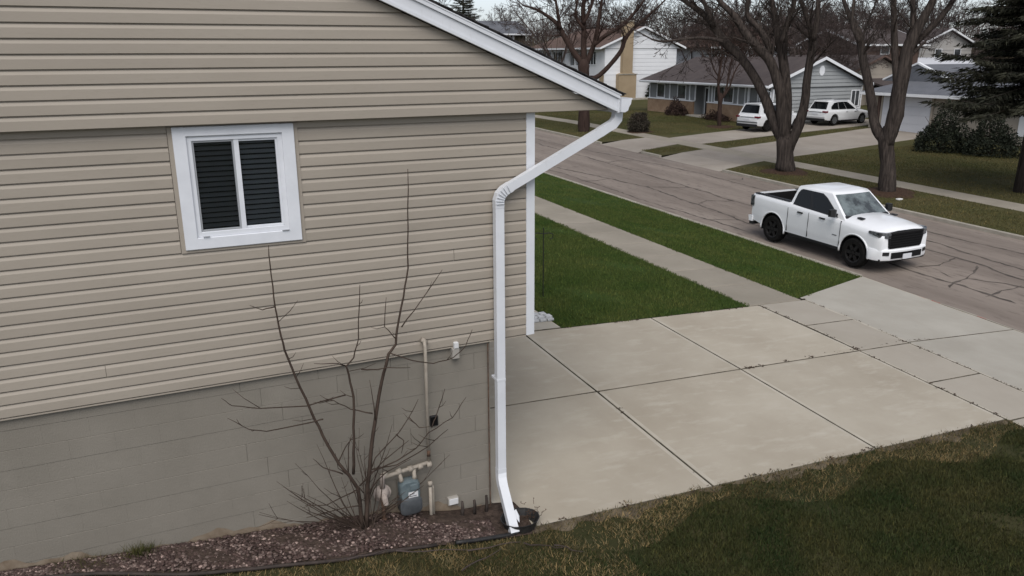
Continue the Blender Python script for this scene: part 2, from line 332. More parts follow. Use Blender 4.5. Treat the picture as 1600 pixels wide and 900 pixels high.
# ------------------------------------------------------------------ driveway, pavement, kerbs
drive = sheet('driveway',-.55,13.85,-3.2,5.6,'joint',g,10,8,dz=-.05)
XS=[-.56,2.43,5.5,8.5]; YS=[-.6,2.49,5.42]
for i in range(3):
    for j in range(2):
        if i==0 and j==0: slab(drive,[(-.56,-.6),(2.43,-.6),(2.43,2.49),(-.56,2.49)],'concrete')
        else: slab(drive,[(XS[i],YS[j]),(XS[i+1],YS[j]),(XS[i+1],YS[j+1]),(XS[i],YS[j+1])],'concrete')
wy=[-5.3,-3.75,-2.2,-.65,.9,2.49,3.95,5.44]
for a,b_ in zip(wy[:-1],wy[1:]): slab(drive,[(8.5,a),(9.92,a),(9.92,b_),(8.5,b_)],'concrete_tan',tool=.03)
slab(drive,[(9.92,2.53),(13.72,2.76),(13.85,7.25),(9.92,5.62)],'concrete_grey',tool=.04)
slab(drive,[(9.92,-.65),(13.72,-1.9),(13.72,2.76),(9.92,2.53)],'concrete_grey',tool=.04)
# walkway beside the house front
pathw = sheet('path',2.3,3.36,5.45,12,'joint',g,3,8,dz=-.05)
for k in range(4): slab(pathw,[(2.3,5.45+1.6*k),(3.34,5.45+1.6*k),(3.34,7.05+1.6*k),(2.3,7.05+1.6*k)],'concrete_grey',tool=.03)
pv = thing('paver_border','pale pavers with dark gaps laid on the path by the house corner','paver border',(3.1,6.05,g(3.1,6.05)))
for i in range(4):
    for j in range(3):
        x=2.72+.17*i+.05*(j%2); y=5.86+.17*j
        MB().cbox(x,x+.145,y,y+.14,g(x,y)+.001,g(x,y)+.06,.012).build('paver','paver',pv)
# sidewalk on the near side
walk = sheet('sidewalk',8.2,9.86,5.5,96,'joint',g,2,60,dz=-.05)
y=5.46
while y<75:
    slab(walk,[(8.22,y),(9.84,y),(9.84,y+1.55),(8.22,y+1.55)],'walk',tool=.03,tooled=False); y+=1.55
# leaf bits caught in the joints
b=MB(); random.seed(21)
def bits(x0,y0,x1,y1,n):
    for k in range(n):
        t=random.random(); c=random.choice((0,0,1)); x=x0+(x1-x0)*t; y=y0+(y1-y0)*t
        for q in range(random.randint(2,8) if c else 1):
            px=x+random.gauss(0,.028); py=y+random.gauss(0,.028); r=random.uniform(.008,.026); a=random.uniform(0,6.28); z=g(px,py)+.006
            b.add([(px+r*math.cos(a),py+r*math.sin(a),z),(px-r*.5*math.sin(a),py+r*.5*math.cos(a),z+.012),(px-r*math.cos(a),py-r*math.sin(a),z+.002),(px+r*.5*math.sin(a),py-r*.5*math.cos(a),z+.008)],[(0,1,2,3)])
bits(8.5,-.6,8.5,5.44,70); bits(9.92,-.6,9.92,5.5,60); bits(5.6,2.49,13.5,2.7,60); bits(2.43,-.5,2.43,5.4,8); bits(-.2,-.565,8.4,-.585,34); bits(3.4,5.40,8.3,5.40,40)
tag(b.build('leaf_litter','mulch'),'dark leaf scraps caught in the joints and edges of the driveway','leaf litter',kind='stuff')
# kerbs
def kerb(x0,x1,y0,y1,name='kerb'):
    b=MB(); n=int((y1-y0)/1.5)+1; rings=[]
    for i in range(n+1):
        y=y0+(y1-y0)*i/n; z=g((x0+x1)/2,y)+.015; j=.012*math.sin(i*2.3)
        rings.append([(x0,y,z-.3),(x1,y,z-.3),(x1,y,z-.012+j*.3),(x1-.012,y,z+j*.3),(x0+.012,y,z+j*.3),(x0,y,z-.012)])
    b.loft(rings); o=b.build(name,'kerb'); o['kind']='structure'; return o
kerb(KX0-.15,KX0+.01,7.3,110); kerb(KX0-.15,KX0+.01,-30,-1.95)
kerb(KX1-.01,KX1+.15,-30,23.9); kerb(KX1-.01,KX1+.15,29.4,31.2); kerb(KX1-.01,KX1+.15,35.9,110)
# flush kerb strip and gutter at the driveway mouth
b=MB(); rings=[]
for i in range(25):
    y=-1.9+9.15*i/24; z=gr(KX0+.05,y)
    rings.append([(13.73,y,z-.2),(14.02,y,z-.2),(14.02,y,z+.012),(13.88,y,z+.035),(13.73,y,g(13.73,y)-.02)])
b.loft(rings); o=b.build('gutter_strip','kerb'); o['kind']='structure'
b=MB()
for k in range(9):
    y=6.9-.42*k; wd=.1+.07*math.sin(k*1.7); z=g(13.85,y)
    x=13.78
    b.add([(x,y,gr(13.93,y)+.03),(x+wd,y+.03,gr(13.93,y)+.042),(x+wd+.02,y+.30,gr(13.93,y)+.042),(x+.02,y+.28,gr(13.93,y)+.03)],[(0,1,2,3)])
b.build('red_paint_mark','redpaint',o)
# cracks sealed or opened in the road: irregular strips lying on the asphalt
CR=[[(19.0,60),(18.8,45),(18.55,32.1),(18.34,25.2),(18.05,20.7),(17.76,16.7),(17.9,11),(18.17,8.5),(18.05,6.7),(17.68,5.2),(17.5,-2)],
 [(15.2,44),(15.4,27.8),(15.97,24.4),(16.39,21.7),(15.98,17.5),(15.6,14.2),(15.9,9),(15.7,4)],
 [(19.6,60),(19.64,37.4),(20.54,28.5),(21.04,23.6),(20.7,19.5),(20.4,12),(20.6,4)],
 [(19.5,14),(19.16,9.0),(18.88,7.4),(18.75,5.9),(18.6,3)],
 [(15.27,5.64),(15.8,5.9),(16.44,5.98),(17.1,6.3),(17.91,6.77)],[(15.45,4.7),(16.3,4.9),(17.21,4.85)],[(16.36,6.79),(16.17,6.17)],
 [(16.14,7.4),(16.9,7.25),(17.56,7.39),(18.2,7.6)],[(16.44,5.98),(16.9,5.2),(17.3,4.3)],
 [(16.39,21.7),(17.2,21.2),(18.05,20.7)],[(15.98,17.5),(16.8,17.9),(17.8,17.2)],[(14.4,24.5),(15.2,24.1),(15.97,24.4)],[(14.3,15.5),(15.0,15.0),(15.7,14.6)],
 [(18.5,28.5),(19.6,29),(20.5,28.5)],[(20.9,22),(21.6,21.5),(22.2,22)],[(14.6,32),(14.75,26),(14.62,20),(14.8,13)]]
for ci,c in enumerate(CR):
    b=MB(); pts=[]
    for (xa,ya),(xb,yb) in zip(c[:-1],c[1:]):
        n=max(3,int(math.hypot(xb-xa,yb-ya)/.22))
        for k in range(n): t=k/n; pts.append((xa+(xb-xa)*t,ya+(yb-ya)*t))
    pts.append(c[-1]); vs=[]; jx=0
    wd0=.05 if ci<4 else .035
    for i,(x,y) in enumerate(pts):
        jx=.75*jx+random.uniform(-.05,.05); wd=wd0*random.uniform(.25,1.5)*(1 if 0<i<len(pts)-1 else .1)
        a=pts[max(i-1,0)]; d=pts[min(i+1,len(pts)-1)]; t=Vector((d[0]-a[0],d[1]-a[1])).normalized(); n=Vector((-t.y,t.x))
        p=Vector((x,y))+n*jx
        for s in (-1,1): q=p+n*s*wd; vs.append((q.x,q.y,gr(q.x,q.y)+.005))
    b.add(vs,[(2*i,2*i+1,2*i+3,2*i+2) for i in range(len(pts)-1)]); b.build('road_crack','tar',road)
# lawns on this side
lawn1=poly_sheet('lawn',[(3.35,5.46),(8.22,5.46),(8.22,75),(3.35,75)],'lawn',g,-.012)
poly_sheet('lawn',[(-12,12.05),(3.35,12.05),(3.35,75),(-12,75)],'lawn',g,-.012,step=1.5)
lawn2=poly_sheet('lawn',[(9.85,5.62),(13.76,7.25),(13.76,110),(9.85,110)],'lawn',g,-.012)
lawn3=poly_sheet('lawn',[(-14,-14),(8.5,-14),(8.5,-.6),(-14,-.6)],'soil',g,-.014,step=.4)
poly_sheet('lawn',[(-14,-.6),(-.62,-.6),(-.62,-.1),(-14,-.1)],'soil',g,-.02,step=.4)
poly_sheet('planting_bed',[(-.5,5.43),(2.3,5.43),(2.3,12.1),(-.5,12.1)],'mulch',g,-.012)
poly_sheet('lawn',[(9.92,-14),(13.76,-14),(13.76,-1.9),(9.92,-.66)],'soil',g,-.014)
# far side: pavement, two driveways, lawns
fw = sheet('sidewalk',26.15,27.45,-40,110,'joint',g,2,70,dz=-.05)
y=-20.0
while y<62: slab(fw,[(26.17,y),(27.43,y),(27.43,y+1.5),(26.17,y+1.5)],'walk',tool=.02,tooled=False,dz=.004); y+=1.5
def gd_(x,y): return g(x,y)-.115*min(max((24.2-x)/1.75,0),1)
def far_drive(quads, m):
    o=poly_sheet('driveway',quads[0],'kerb',gd_,-.03,step=.8)
    for k,q in enumerate(quads):
        if k==0:                                          # the ramp down to the street, in two pieces
            (x0,ya),(x1,yb),(_,yc),(_,yd)=q; xm=24.2; f=(xm-x0)/(x1-x0); m0=(xm,ya+(yb-ya)*f); m1=(xm,yd+(yc-yd)*f)
            slab(o,[(x0,ya),m0,m1,(x0,yd)],m,gd_,tool=.02,tooled=False,dz=.01,th=.1,gap=.004); slab(o,[m0,(x1,yb),(x1,yc),m1],m,gd_,tool=.02,tooled=False,dz=.01,th=.1,gap=.004)
        else: slab(o,q,m,tool=.03,tooled=False,dz=.012,th=.04,gap=.006)
    return o
far_drive([[(22.38,31.6),(26.17,32.9),(26.17,36.4),(22.38,35.8)],[(27.43,32.2),(30.7,32.7),(30.7,36.2),(27.43,35.5)],[(30.7,32.7),(34.5,33.3),(34.5,36.8),(30.7,36.2)],[(34.5,33.3),(40,33.9),(40,37.3),(34.5,36.8)],[(40,33.9),(47,34.7),(47,37.4),(40,37.3)]],'farconc')
far_drive([[(22.38,24.1),(26.17,25.1),(26.17,30.2),(22.38,29.3)],[(27.43,25.4),(31.5,25.9),(31.5,30.6),(27.43,29.8)],[(31.5,25.9),(37,26.8),(37,31.8),(31.5,30.6)],[(37,26.8),(43,27.8),(43,33.0),(37,31.8)]],'farconc')
fl=[poly_sheet('lawn',q,'farlawn',g,-.012,step=1.0) for q in (
 [(22.55,-30),(26.17,-30),(26.17,25.1),(22.55,24.0)],[(22.55,29.35),(26.17,30.3),(26.17,32.85),(22.55,31.5)],[(22.55,35.9),(26.17,36.5),(26.17,110),(22.55,110)],
 [(27.43,-30),(60,-30),(60,30.5),(27.43,25.4)],[(27.43,29.85),(43,33.05),(43,34.2),(27.43,32.15)],[(27.43,35.55),(47,37.5),(47,110),(27.43,110)])]
poly_sheet('lawn',[(43,27),(140,27),(140,150),(43,150)],'farlawn',g,-.03,step=6)
poly_sheet('lawn',[(27,75),(140,75),(140,200),(-60,200)],'farlawn',g,-.04,step=8)

# ------------------------------------------------------------------ grass blades (uncountable: one object per lawn)
gv=np.vectorize(g)
def blades(name, pts, hmin, hmax, wd, m, straw=.12, lean=.6):
    n=len(pts); z=gv(pts[:,0],pts[:,1])-.015
    a=rng.uniform(0,2*math.pi,n); h=rng.uniform(hmin,hmax,n); la=rng.uniform(0,2*math.pi,n); le=h*rng.uniform(0,lean,n)
    dx=np.cos(a)*wd/2; dy=np.sin(a)*wd/2
    V=np.empty((n,3,3)); V[:,0]=np.c_[pts[:,0]-dx,pts[:,1]-dy,z]; V[:,1]=np.c_[pts[:,0]+dx,pts[:,1]+dy,z]; V[:,2]=np.c_[pts[:,0]+np.cos(la)*le,pts[:,1]+np.sin(la)*le,z+h]
    t=np.ones((n,3))*rng.uniform(.7,1.3,n)[:,None]; s=rng.random(n)<straw; t[s]*=np.array([1.75,1.5,1.35])
    return np_mesh(name,V.reshape(-1,3),np.arange(3*n).reshape(-1,3),m,None,np.repeat(t,3,axis=0),'stuff')
def scat(x0,x1,y0,y1,dens,edge=None):
    n=int((x1-x0)*(y1-y0)*dens); return np.c_[rng.uniform(x0,x1,n),rng.uniform(y0,y1,n)]
def clump(p,scale,keep):                                   # thin some patches out
    s=np.sin(p[:,0]*scale+1.3)*np.sin(p[:,1]*scale*1.1+.7)+np.sin(p[:,0]*scale*2.7+p[:,1]*scale*1.9)*.6+rng.normal(0,.45,len(p))
    return p[s>keep]
P1=np.r_[clump(scat(3.30,8.34,5.34,16,1900),1.3,-1.0),clump(scat(3.36,8.30,16,30,800),1.3,-1.0)]
def ragged(t): return .05*np.sin(t*4.1)*np.sin(t*9.7+1)+.02*np.sin(t*23)+rng.normal(0,.014,len(t))
P1=P1[(P1[:,1]>5.425+ragged(P1[:,0]))&(P1[:,0]<8.255+ragged(P1[:,1]))&(P1[:,0]>3.33+ragged(P1[:,1])*.5)]
t=blades('grass',P1,.03,.075,.016,'blade',.17); tag(t,'mown green grass on the front lawn beside the house','grass')
P2=np.r_[clump(scat(9.72,13.80,5.5,18,1500),1.1,-.9),clump(scat(9.76,13.78,18,45,600),1.1,-.9)]; P2=P2[P2[:,0]>9.80+ragged(P2[:,1])]
P2=P2[P2[:,1]>5.55+(P2[:,0]-9.85)*.418+ragged(P2[:,0])]
t=blades('grass',P2,.03,.07,.018,'blade',.24); tag(t,'green grass on the strip between pavement and street','grass')
P3=np.r_[scat(-6.5,9,-3.8,-.28,5000)]; P3=P3[P3[:,1]<np.where(P3[:,0]<-.32,0,-.585)+.055*np.sin(P3[:,0]*3.7)*np.sin(P3[:,0]*9.1+1)+rng.normal(0,.018,len(P3))]; ins=(P3[:,0]>-.25)|(P3[:,1]<np.interp(P3[:,0],[-9,-5.8,-4.95,-4.09,-3.48,-2.51,-1.49,-.7],[-.05,-.12,-.27,-.49,-.61,-.69,-.69,-.70]))
P3=P3[ins&((P3[:,0]<8.52))]; d=-.6-P3[:,1]
k=rng.random(len(P3))<np.clip(.62+d*.6-.05*(P3[:,0]<0.6)-.15*(np.sin(P3[:,0]*4.3+P3[:,1]*3)>.55),.12,1); P3=clump(P3[k],1.7,-1.0)
d=-.6-P3[:,1]; edge=(d<.55+.25*np.sin(P3[:,0]*2.1))&(rng.random(len(P3))<.75)|((P3[:,0]<.5)&(rng.random(len(P3))<.6))
bs=MB(); nb=150; vs=[]
for i in range(nb+1):
    x=-.3+8.85*i/nb; wd=.12+.10*math.sin(x*2.1)+.07*math.sin(x*5.3+2)+.06*math.sin(x*13.7)
    for y in (-.598,-.60-max(.05,wd)*.5,-.60-max(.05,wd)): vs.append((x,y,g(x,y)-.008+(.004 if y>-.6-wd*.9 else -.012)))
bs.add(vs,[(i*3+j,i*3+j+1,i*3+3+j+1,i*3+3+j) for i in range(nb) for j in range(2)]); bs=bs.build('bare_earth','bare',smooth=True); bs['kind']='structure'
t=blades('grass',P3[~edge],.025,.075,.012,'nearblade',.10,1.0); tag(t,'dark green grass of the side lawn in front of the driveway','grass')
t=blades('dry_grass',P3[edge],.02,.06,.011,'strawblade',.5,1.6); tag(t,'straw coloured dry grass along the driveway edge','dry grass')
P4=np.r_[scat(22.6,26.1,2,23.9,330),scat(22.6,26.1,36.6,62,170),scat(22.8,26,30.3,31.9,300),scat(27.5,39,6,25.4,260),scat(27.6,37,37,58,180)]
q=scat(27.6,43,30.4,33.6,200); q=q[(q[:,1]>30.0+(q[:,0]-27.4)*.2)&(q[:,1]<32.1+(q[:,0]-27.4)*.12)]; P4=np.r_[P4,q]
t=blades('grass',clump(P4,.6,-1.2),.03,.075,.028,'farblade',.2); tag(t,'dull green and brown grass on the lawns across the street','grass')

# ------------------------------------------------------------------ the house in front: beige siding on painted block
L = .127
house = thing('house','beige vinyl sided house on a painted block base with white trim and gable roof','house',(0,0,0))
HX0 = -10.0
WIN = (-3.80,-2.61,1.397,2.60)                            # opening in the siding
def course(z0, xa, xb, y0, zclip=None, name='siding_panel', slope=None):
    """one lap of dutch-lap siding; slope = (x at z, dx/dz) cuts the right end along the rake"""
    prof=[(.001,.005),(-.024,0),(-.024,.004),(-.0235,.64*L),(-.0105,.87*L),(-.0005,.88*L),(0,L+.002)]
    if zclip: prof=[(y,min(z,zclip-z0)) for y,z in prof]
    b=MB(); ra=[(xa,y0+y,z0+z) for y,z in prof]
    rb=[((xb if slope is None else xb+slope*z),y0+y,z0+z) for y,z in prof]
    b.loft([ra,rb],cap=True)
    return b.build(name,'siding',house)
seam={11:-2.98,4:-6.1,15:-5.9,8:-1.0,2:-4.6,18:-6.6}
for i in range(21):
    z=i*L; zc=2.60 if i==20 else None
    spans=[(HX0,-.105)]
    if z+L*.5>WIN[2] and z<WIN[3]: spans=[(HX0,WIN[0]),(WIN[1],-.105)]
    for a,b_ in spans:
        s=seam.get(i)
        if s and a<s<b_: course(z,a,s-.002,0,zc); course(z,s+.002,b_,-.002,zc)
        else: course(z,a,b_,0,zc)
GY=-.10; SL=-.42                                          # gable wall stands proud; rake slope
def rake_x(z): return 1.02-(z-2.56)/.42
for i in range(18):
    z=2.612+i*L; xb=rake_x(z+.02)+.05
    course(z,HX0,xb,GY,slope=1/SL)
MB().box(HX0,-.0,-.098,-.005,2.604,2.61).build('gable_underside','siding',house)
# wall core, foundation core, other walls, roof
b=MB(); b.box(HX0,-.002,.001,9,-.012,2.603); b.build('wall','siding',house)
b=MB(); b.prism([(HX0,-.096,2.606),(.90,-.096,2.606),(-4.3,-.096,4.79),(HX0,-.096,2.41)],(0,9.1,0)); b.build('gable_wall','siding',house)
MB().box(HX0,-.10,-.018,.02,-.028,-.013).build('starter_strip','siding',house)
b=MB(); b.box(-.105,0,-.03,.09,-.014,2.603); b.build('corner_post','white',house)
b=MB(); b.box(HX0,-.566,.04,8.9,-3.2,-.013); fnd=b.build('foundation_wall','mortar',house)
# concrete blocks
zt=-.013; k=0; zs=[-.013,-.155]
while zs[-1]>-2.75: zs.append(zs[-1]-.2032)
for r in range(len(zs)-1):
    z1,z0=zs[r],zs[r+1]; x=-.562; first=.2 if r%2 else .4
    wdt=first
    while x>HX0:
        xa=max(x-wdt,HX0); j=.0016; yo=.0285+.0045*((r*3)%5)/4
        if z1<-1.0 or xa<-.0:
            gz=g((x+xa)/2,-.02)
            if z1>gz-.25: MB().cbox(xa+.0003,x-(.0003 if (r*7+int(x*5))%4 else .0035),yo+random.uniform(-.0003,.0003),.06,z0+.0006,z1-(.0006 if r else 0),.0028).build('concrete_block','block',house)
        x=xa; wdt=.406
# splash dirt on the lowest blocks: a thin crust of dried mud standing on the face
b=MB(); n=90
for i in range(n):
    x0=-8+7.3*i/n; x1=-8+7.3*(i+1)/n
    f=lambda x: g(x,-.05)+.05+.045*math.sin(x*3.1)+.035*math.sin(x*9.7+1)+.02*math.sin(x*23)
    b.add([(x0,.0275,g(x0,0)-.1),(x1,.0275,g(x1,0)-.1),(x1,.0275,f(x1)),(x0,.0275,f(x0))],[(0,1,2,3)])
b.build('mud_splash','dirt',house)
# window
win=bpy.data.objects.new('window',None); link(win,house); win.location=(-3.205,0,1.98)
def wb(name,m,*boxes,c=.006):
    b=MB()
    for q in boxes: b.cbox(*q,c)
    return b.build(name,m,win)
X0,X1,Z0,Z1=-3.755,-2.650,1.417,2.588
b=MB()
for q in ((X0-.04,X0,-.03,.02,Z0-.028,Z1),(X1,X1+.04,-.03,.02,Z0-.028,Z1),(X0,X1,-.03,.02,Z0-.028,Z0)): b.box(*q)
b.build('window_channel','siding',win)
wb('window_frame','whitevinyl',(X0,X0+.115,-.05,.03,Z0,Z1),(X1-.115,X1,-.05,.03,Z0,Z1),(X0+.115,X1-.115,-.05,.03,Z0,Z0+.115),(X0+.115,X1-.115,-.05,.03,Z1-.09,Z1))
wb('inner_frame','whitevinyl',(X0+.115,X0+.16,-.028,.03,Z0+.115,Z1-.09),(X1-.16,X1-.115,-.028,.03,Z0+.115,Z1-.09),(X0+.16,X1-.16,-.028,.03,Z0+.115,Z0+.165),(X0+.16,X1-.16,-.028,.03,Z1-.135,Z1-.09),c=.004)
gx0,gx1,gz0,gz1=X0+.16,X1-.16,Z0+.165,Z1-.135; gm=(gx0+gx1)/2+.005
wb('sash','whitevinyl',(gm-.02,gm+.025,-.022,.03,gz0,gz1),(gm+.025,gx1,-.012,.03,gz0,gz0+.02),(gx1-.02,gx1,-.012,.03,gz0+.02,gz1),(gm+.025,gx1-.02,-.012,.03,gz1-.02,gz1),c=.003)
wb('sash','screenframe',(gx0,gx0+.018,-.016,.03,gz0,gz1),(gm-.038,gm-.02,-.016,.03,gz0,gz1),(gx0+.018,gm-.038,-.016,.03,gz0,gz0+.018),(gx0+.018,gm-.038,-.016,.03,gz1-.018,gz1),c=.003)
wb('pane','glass',(gx0+.018,gm-.038,.004,.008,gz0+.018,gz1-.018),c=.001); wb('pane','glass',(gm+.025,gx1-.02,.012,.016,gz0+.02,gz1-.02),c=.001)
wb('window_latch','screenframe',(gx0+.01,gx0+.07,-.062,-.05,Z0+.118,Z0+.128),c=.002); wb('window_latch','screenframe',(gx1-.03,gx1+.04,-.062,-.05,Z0+.113,Z0+.123),c=.002)
for s in range(17):
    z=gz0+.03+s*(gz1-gz0-.05)/16.5
    for a,b_ in ((gx0+.01,gm-.03),(gm+.01,gx1-.01)):
        q=MB(); q.add([(a,.030,z),(b_,.030,z),(b_,.062,z+.030),(a,.062,z+.030),(a,.030,z+.003),(b_,.030,z+.003),(b_,.062,z+.033),(a,.062,z+.033)],[(3,2,1,0),(4,5,6,7),(0,1,5,4),(1,2,6,5),(2,3,7,6),(3,0,4,7)])
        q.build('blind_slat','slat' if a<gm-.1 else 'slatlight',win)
# the core wall would block the window: shallow recess, its black backing painted as the unlit room
wall=[o for o in COL.objects if o.name=='wall'][0]
bm_=bmesh.new(); bm_.from_mesh(wall.data); bm_.free()
me=wall.data; me.clear_geometry(); b=MB()
wx0,wx1,wz0,wz1=gx0-.02,gx1+.02,gz0-.02,gz1+.02
b.box(HX0,wx0,.001,.2,-.012,2.603); b.box(wx1,-.002,.001,.2,-.012,2.603); b.box(wx0,wx1,.001,.2,-.012,wz0); b.box(wx0,wx1,.001,.2,wz1,2.603); b.box(HX0,-.002,.202,9,-.012,2.603)
me.from_pydata(b.v,[],b.f); me.update()
MB().add([(wx0,.198,wz0),(wx1,.198,wz0),(wx1,.198,wz1),(wx0,.198,wz1)],[(0,1,2,3)]).build('unlit_room_backing','room',win)
# rake boards, roof deck and shingles, gutter
def rk(x,dz): return 2.565+(1.02-x)*.42+dz
def rake_board(name,m,y0,y1,za,zb,xe,xr=-4.6):
    b=MB(); pts=[(xe,rk(xe,za)),(xe,rk(xe,zb)),(xr,rk(xr,zb)),(xr,rk(xr,za))]
    b.prism([(x,y0,z) for x,z in pts],(0,y1-y0,0)); return b.build(name,m,house)
rake_board('rake_board','white',-.20,-.17,.035,.150,.985)
rake_board('rake_lip','white',-.212,-.165,.0,.034,.985)
rake_board('rake_moulding','white',-.222,-.17,.151,.192,.985)
rake_board('drip_edge','white',-.228,-.10,.193,.205,1.0)
rake_board('rake_soffit','whitevinyl',-.164,-.126,.03,.05,.97)
b=MB(); xe=1.045
b.prism([(xe,-.215,rk(xe,.206)),(xe,-.215,rk(xe,.225)),(-4.6,-.215,rk(-4.6,.225)),(-10.6,-.215,2.3),(-10.6,-.215,2.28),(-4.6,-.215,rk(-4.6,.206))],(0,9.4,0)); roof=b.build('roof','shingle',house)
for k in range(44):                                       # shingle courses step up the slope
    x=1.06-k*.13; z=rk(x,.226)
    if x<-4.55: break
    q=MB(); j=random.uniform(-.012,.012)
    q.add([(x,-.232+j,z+.002),(x,-.232+j,z+.014),(x-.16,-.232+j,z+.16*.42+.004),(x-.16,-.232+j,z+.16*.42-.004),(x,9.2,z+.002),(x,9.2,z+.014),(x-.16,9.2,z+.16*.42+.004),(x-.16,9.2,z+.16*.42-.004)],[(0,1,2,3),(7,6,5,4),(0,4,5,1),(1,5,6,2),(2,6,7,3),(3,7,4,0)])
    q.build('shingle_course','shingle',roof)
b=MB(); b.box(.965,.99,-.21,9,2.575,2.745); b.build('eave_fascia','white',house)
b=MB(); b.box(.0,.965,-.095,9,2.613,2.622); b.build('eave_soffit','whitevinyl',house)
gp=[(.992,2.735),(.992,2.585),(1.045,2.58),(1.082,2.60),(1.092,2.635),(1.118,2.675),(1.124,2.715),(1.135,2.725),(1.135,2.738),(1.118,2.738),(1.112,2.72)]
b=MB(); b.prism([(x,-.235,z) for x,z in gp],(0,9.2,0)); gut=b.build('gutter','white',house)
MB().prism([(x+(.003 if x>1.05 else 0),-.241,z) for x,z in gp],(0,.005,0)).build('gutter_end_cap','whitevinyl',gut)
# downspout
dsx,dsy=-.488,-.105
ds=MB().sweep([(dsx-.06+.02,dsy,1.69),(dsx-.04+.0,dsy,1.60),(dsx-.04,dsy,-1.70)][0:0] or [(dsx,dsy,1.62),(dsx,dsy,-1.70)],(1,0,0),.105,.082).build('downspout','white',house)
e=MB().sweep([(1.03,dsy,2.60),(1.02,dsy,2.50),(.965,dsy,2.44),(.88,dsy,2.40),(.79,dsy,2.352)],(0,1,0),.082,.103).build('elbow','white',ds)
MB().sweep([(.80,dsy,2.357),(-.36,dsy,1.80)],(0,1,0),.080,.100).build('diagonal_pipe','white',ds)
MB().sweep([(-.34,dsy,1.81),(-.42,dsy,1.768),(-.468,dsy,1.72),(-.488,dsy,1.66),(-.488,dsy,1.58)],(0,1,0),.086,.108).build('elbow','white',ds)
ep=[Vector(q) for q in ((-.34,dsy,1.81),(-.38,dsy,1.79),(-.42,dsy,1.768),(-.446,dsy,1.745),(-.468,dsy,1.72),(-.481,dsy,1.69),(-.488,dsy,1.66),(-.488,dsy,1.63),(-.488,dsy,1.60))]
for k in range(1,len(ep)-1):                              # crimps pressed into the bend
    tt=(ep[k+1]-ep[k-1]).normalized(); nn=Vector((tt.z,0,-tt.x)); b=MB(); b.tube([ep[k]-nn*.045+Vector((0,-.0535,0)),ep[k]+nn*.045+Vector((0,-.0535,0))],.006,5); b.build('elbow_crimp','white',ds)
MB().sweep([(dsx,dsy,-1.66),(dsx,dsy,-1.73),(dsx-.01,dsy-.03,-1.79),(dsx-.02,dsy-.09,-1.86)],(1,0,0),.110,.088).build('elbow','white',ds)
MB().sweep([(dsx-.018,dsy-.08,-1.85),(dsx-.075,-.66,-2.24)],(1,0,0),.108,.085).build('kick_out','white',ds)
for z in (-.5,): MB().cbox(dsx-.056,dsx+.056,dsy-.043,.03,z,z+.03,.002).build('downspout_strap','white',ds)
q=MB(); q.prism([(-.50,-.47,-2.10),(-.44,-.46,-2.08),(-.425,-.50,-2.13),(-.45,-.56,-2.18)],(.0,.02,.012)); q.build('torn_flap','white',ds)
# fittings on the wall
vent=MB(); vent.cbox(-1.36+.02,-1.245,-.0,.05,-.98,-.85,.006); v=vent.build('dryer_vent','trim',house); MB().box(-1.33,-1.255,-.004,.0,-.965,-.865).build('vent_opening','void',v)
MB().cbox(-1.06,-.975,-.05,.05,-.16,-.03,.006).build('wiring_box','boxgrey',house)
MB().cbox(-1.04,-.985,-.06,-.0,-.03,.045,.006).build('wiring_box','paper',house)
o=MB().cbox(-1.155,-1.02,-.02,.05,-2.075,-1.975,.006).build('outlet_box','boxgrey',house); MB().cbox(-1.145,-1.03,-.032,-.02,-2.065,-1.985,.004).build('outlet_cover','paper',o)
MB().tube([(-.40,.02,-.42),(-.40,-.0,-.50),(-.41,.0,-.78)],.014,6).build('hose_bracket','rust',house)
MB().cbox(-.435,-.375,-.03,.05,-.44,-.415,.003).build('hose_bracket','rust',house)
b=MB(); b.tube([(-.60,-.01,-.05),(-.60,-.01,-1.2),(-.595,-.012,-2.25)],.008,5); b.build('ground_wire','rust',house)
# ------------------------------------------------------------------ gas meter and its pipes
gm_=thing('gas_meter','blue grey gas meter with a round regulator and painted pipes on the block wall','gas meter',(-1.65,-.1,-2.05))
b=MB(); b.tube([(-1.40,-.01,.12),(-1.40,-.075,.115),(-1.40,-.09,.06),(-1.405,-.09,-1.36)],.021,8); b.tube([(-1.43,-.06,.15),(-1.37,-.06,.10)],.026,8); b.build('riser_pipe','pipe',gm_,smooth=True)
b=MB(); b.tube([(-1.405,-.09,-1.22),(-1.405,-.09,-1.30)],.0225,8); b.build('rusty_collar','rust',gm_,smooth=True)
b=MB(); b.tube([(-1.39,-.09,-1.38),(-1.60,-.10,-1.40),(-1.97,-.12,-1.43)],.024,8)
for x in (-1.41,-1.52,-1.64,-1.78,-1.95): b.tube([(x-.028,-.10-.01*(x<-1.6),-1.405-.01*(x<-1.7)),(x+.028,-.10,-1.403)],.036,8)
b.build('meter_pipe','pipe',gm_,smooth=True)
b=MB(); b.tube([(-1.97,-.12,-1.40),(-1.985,-.12,-1.44),(-1.985,-.12,-1.56)],.032,8); b.build('pipe_elbow','regulator',gm_,smooth=True)
b=MB()
b.tube([(-1.985,-.05,-1.64),(-1.985,-.075,-1.64),(-1.985,-.085,-1.64),(-1.985,-.10,-1.64),(-1.985,-.105,-1.64),(-1.985,-.14,-1.64),(-1.985,-.17,-1.64)],[.06,.085,.105,.105,.085,.07,.035],18)
b.tube([(-1.985,-.15,-1.64),(-1.985,-.20,-1.66),(-1.975,-.21,-1.73)],[.035,.034,.03],10); reg=b.build('regulator','regulator',gm_); autosmooth(reg,40)
b=MB(); b.tube([(-1.985,-.12,-1.70),(-1.985,-.12,-2.08)],.026,8); b.tube([(-1.985,-.12,-1.95),(-1.985,-.12,-2.0)],.036,6); b.build('supply_pipe','rust',gm_,smooth=True)
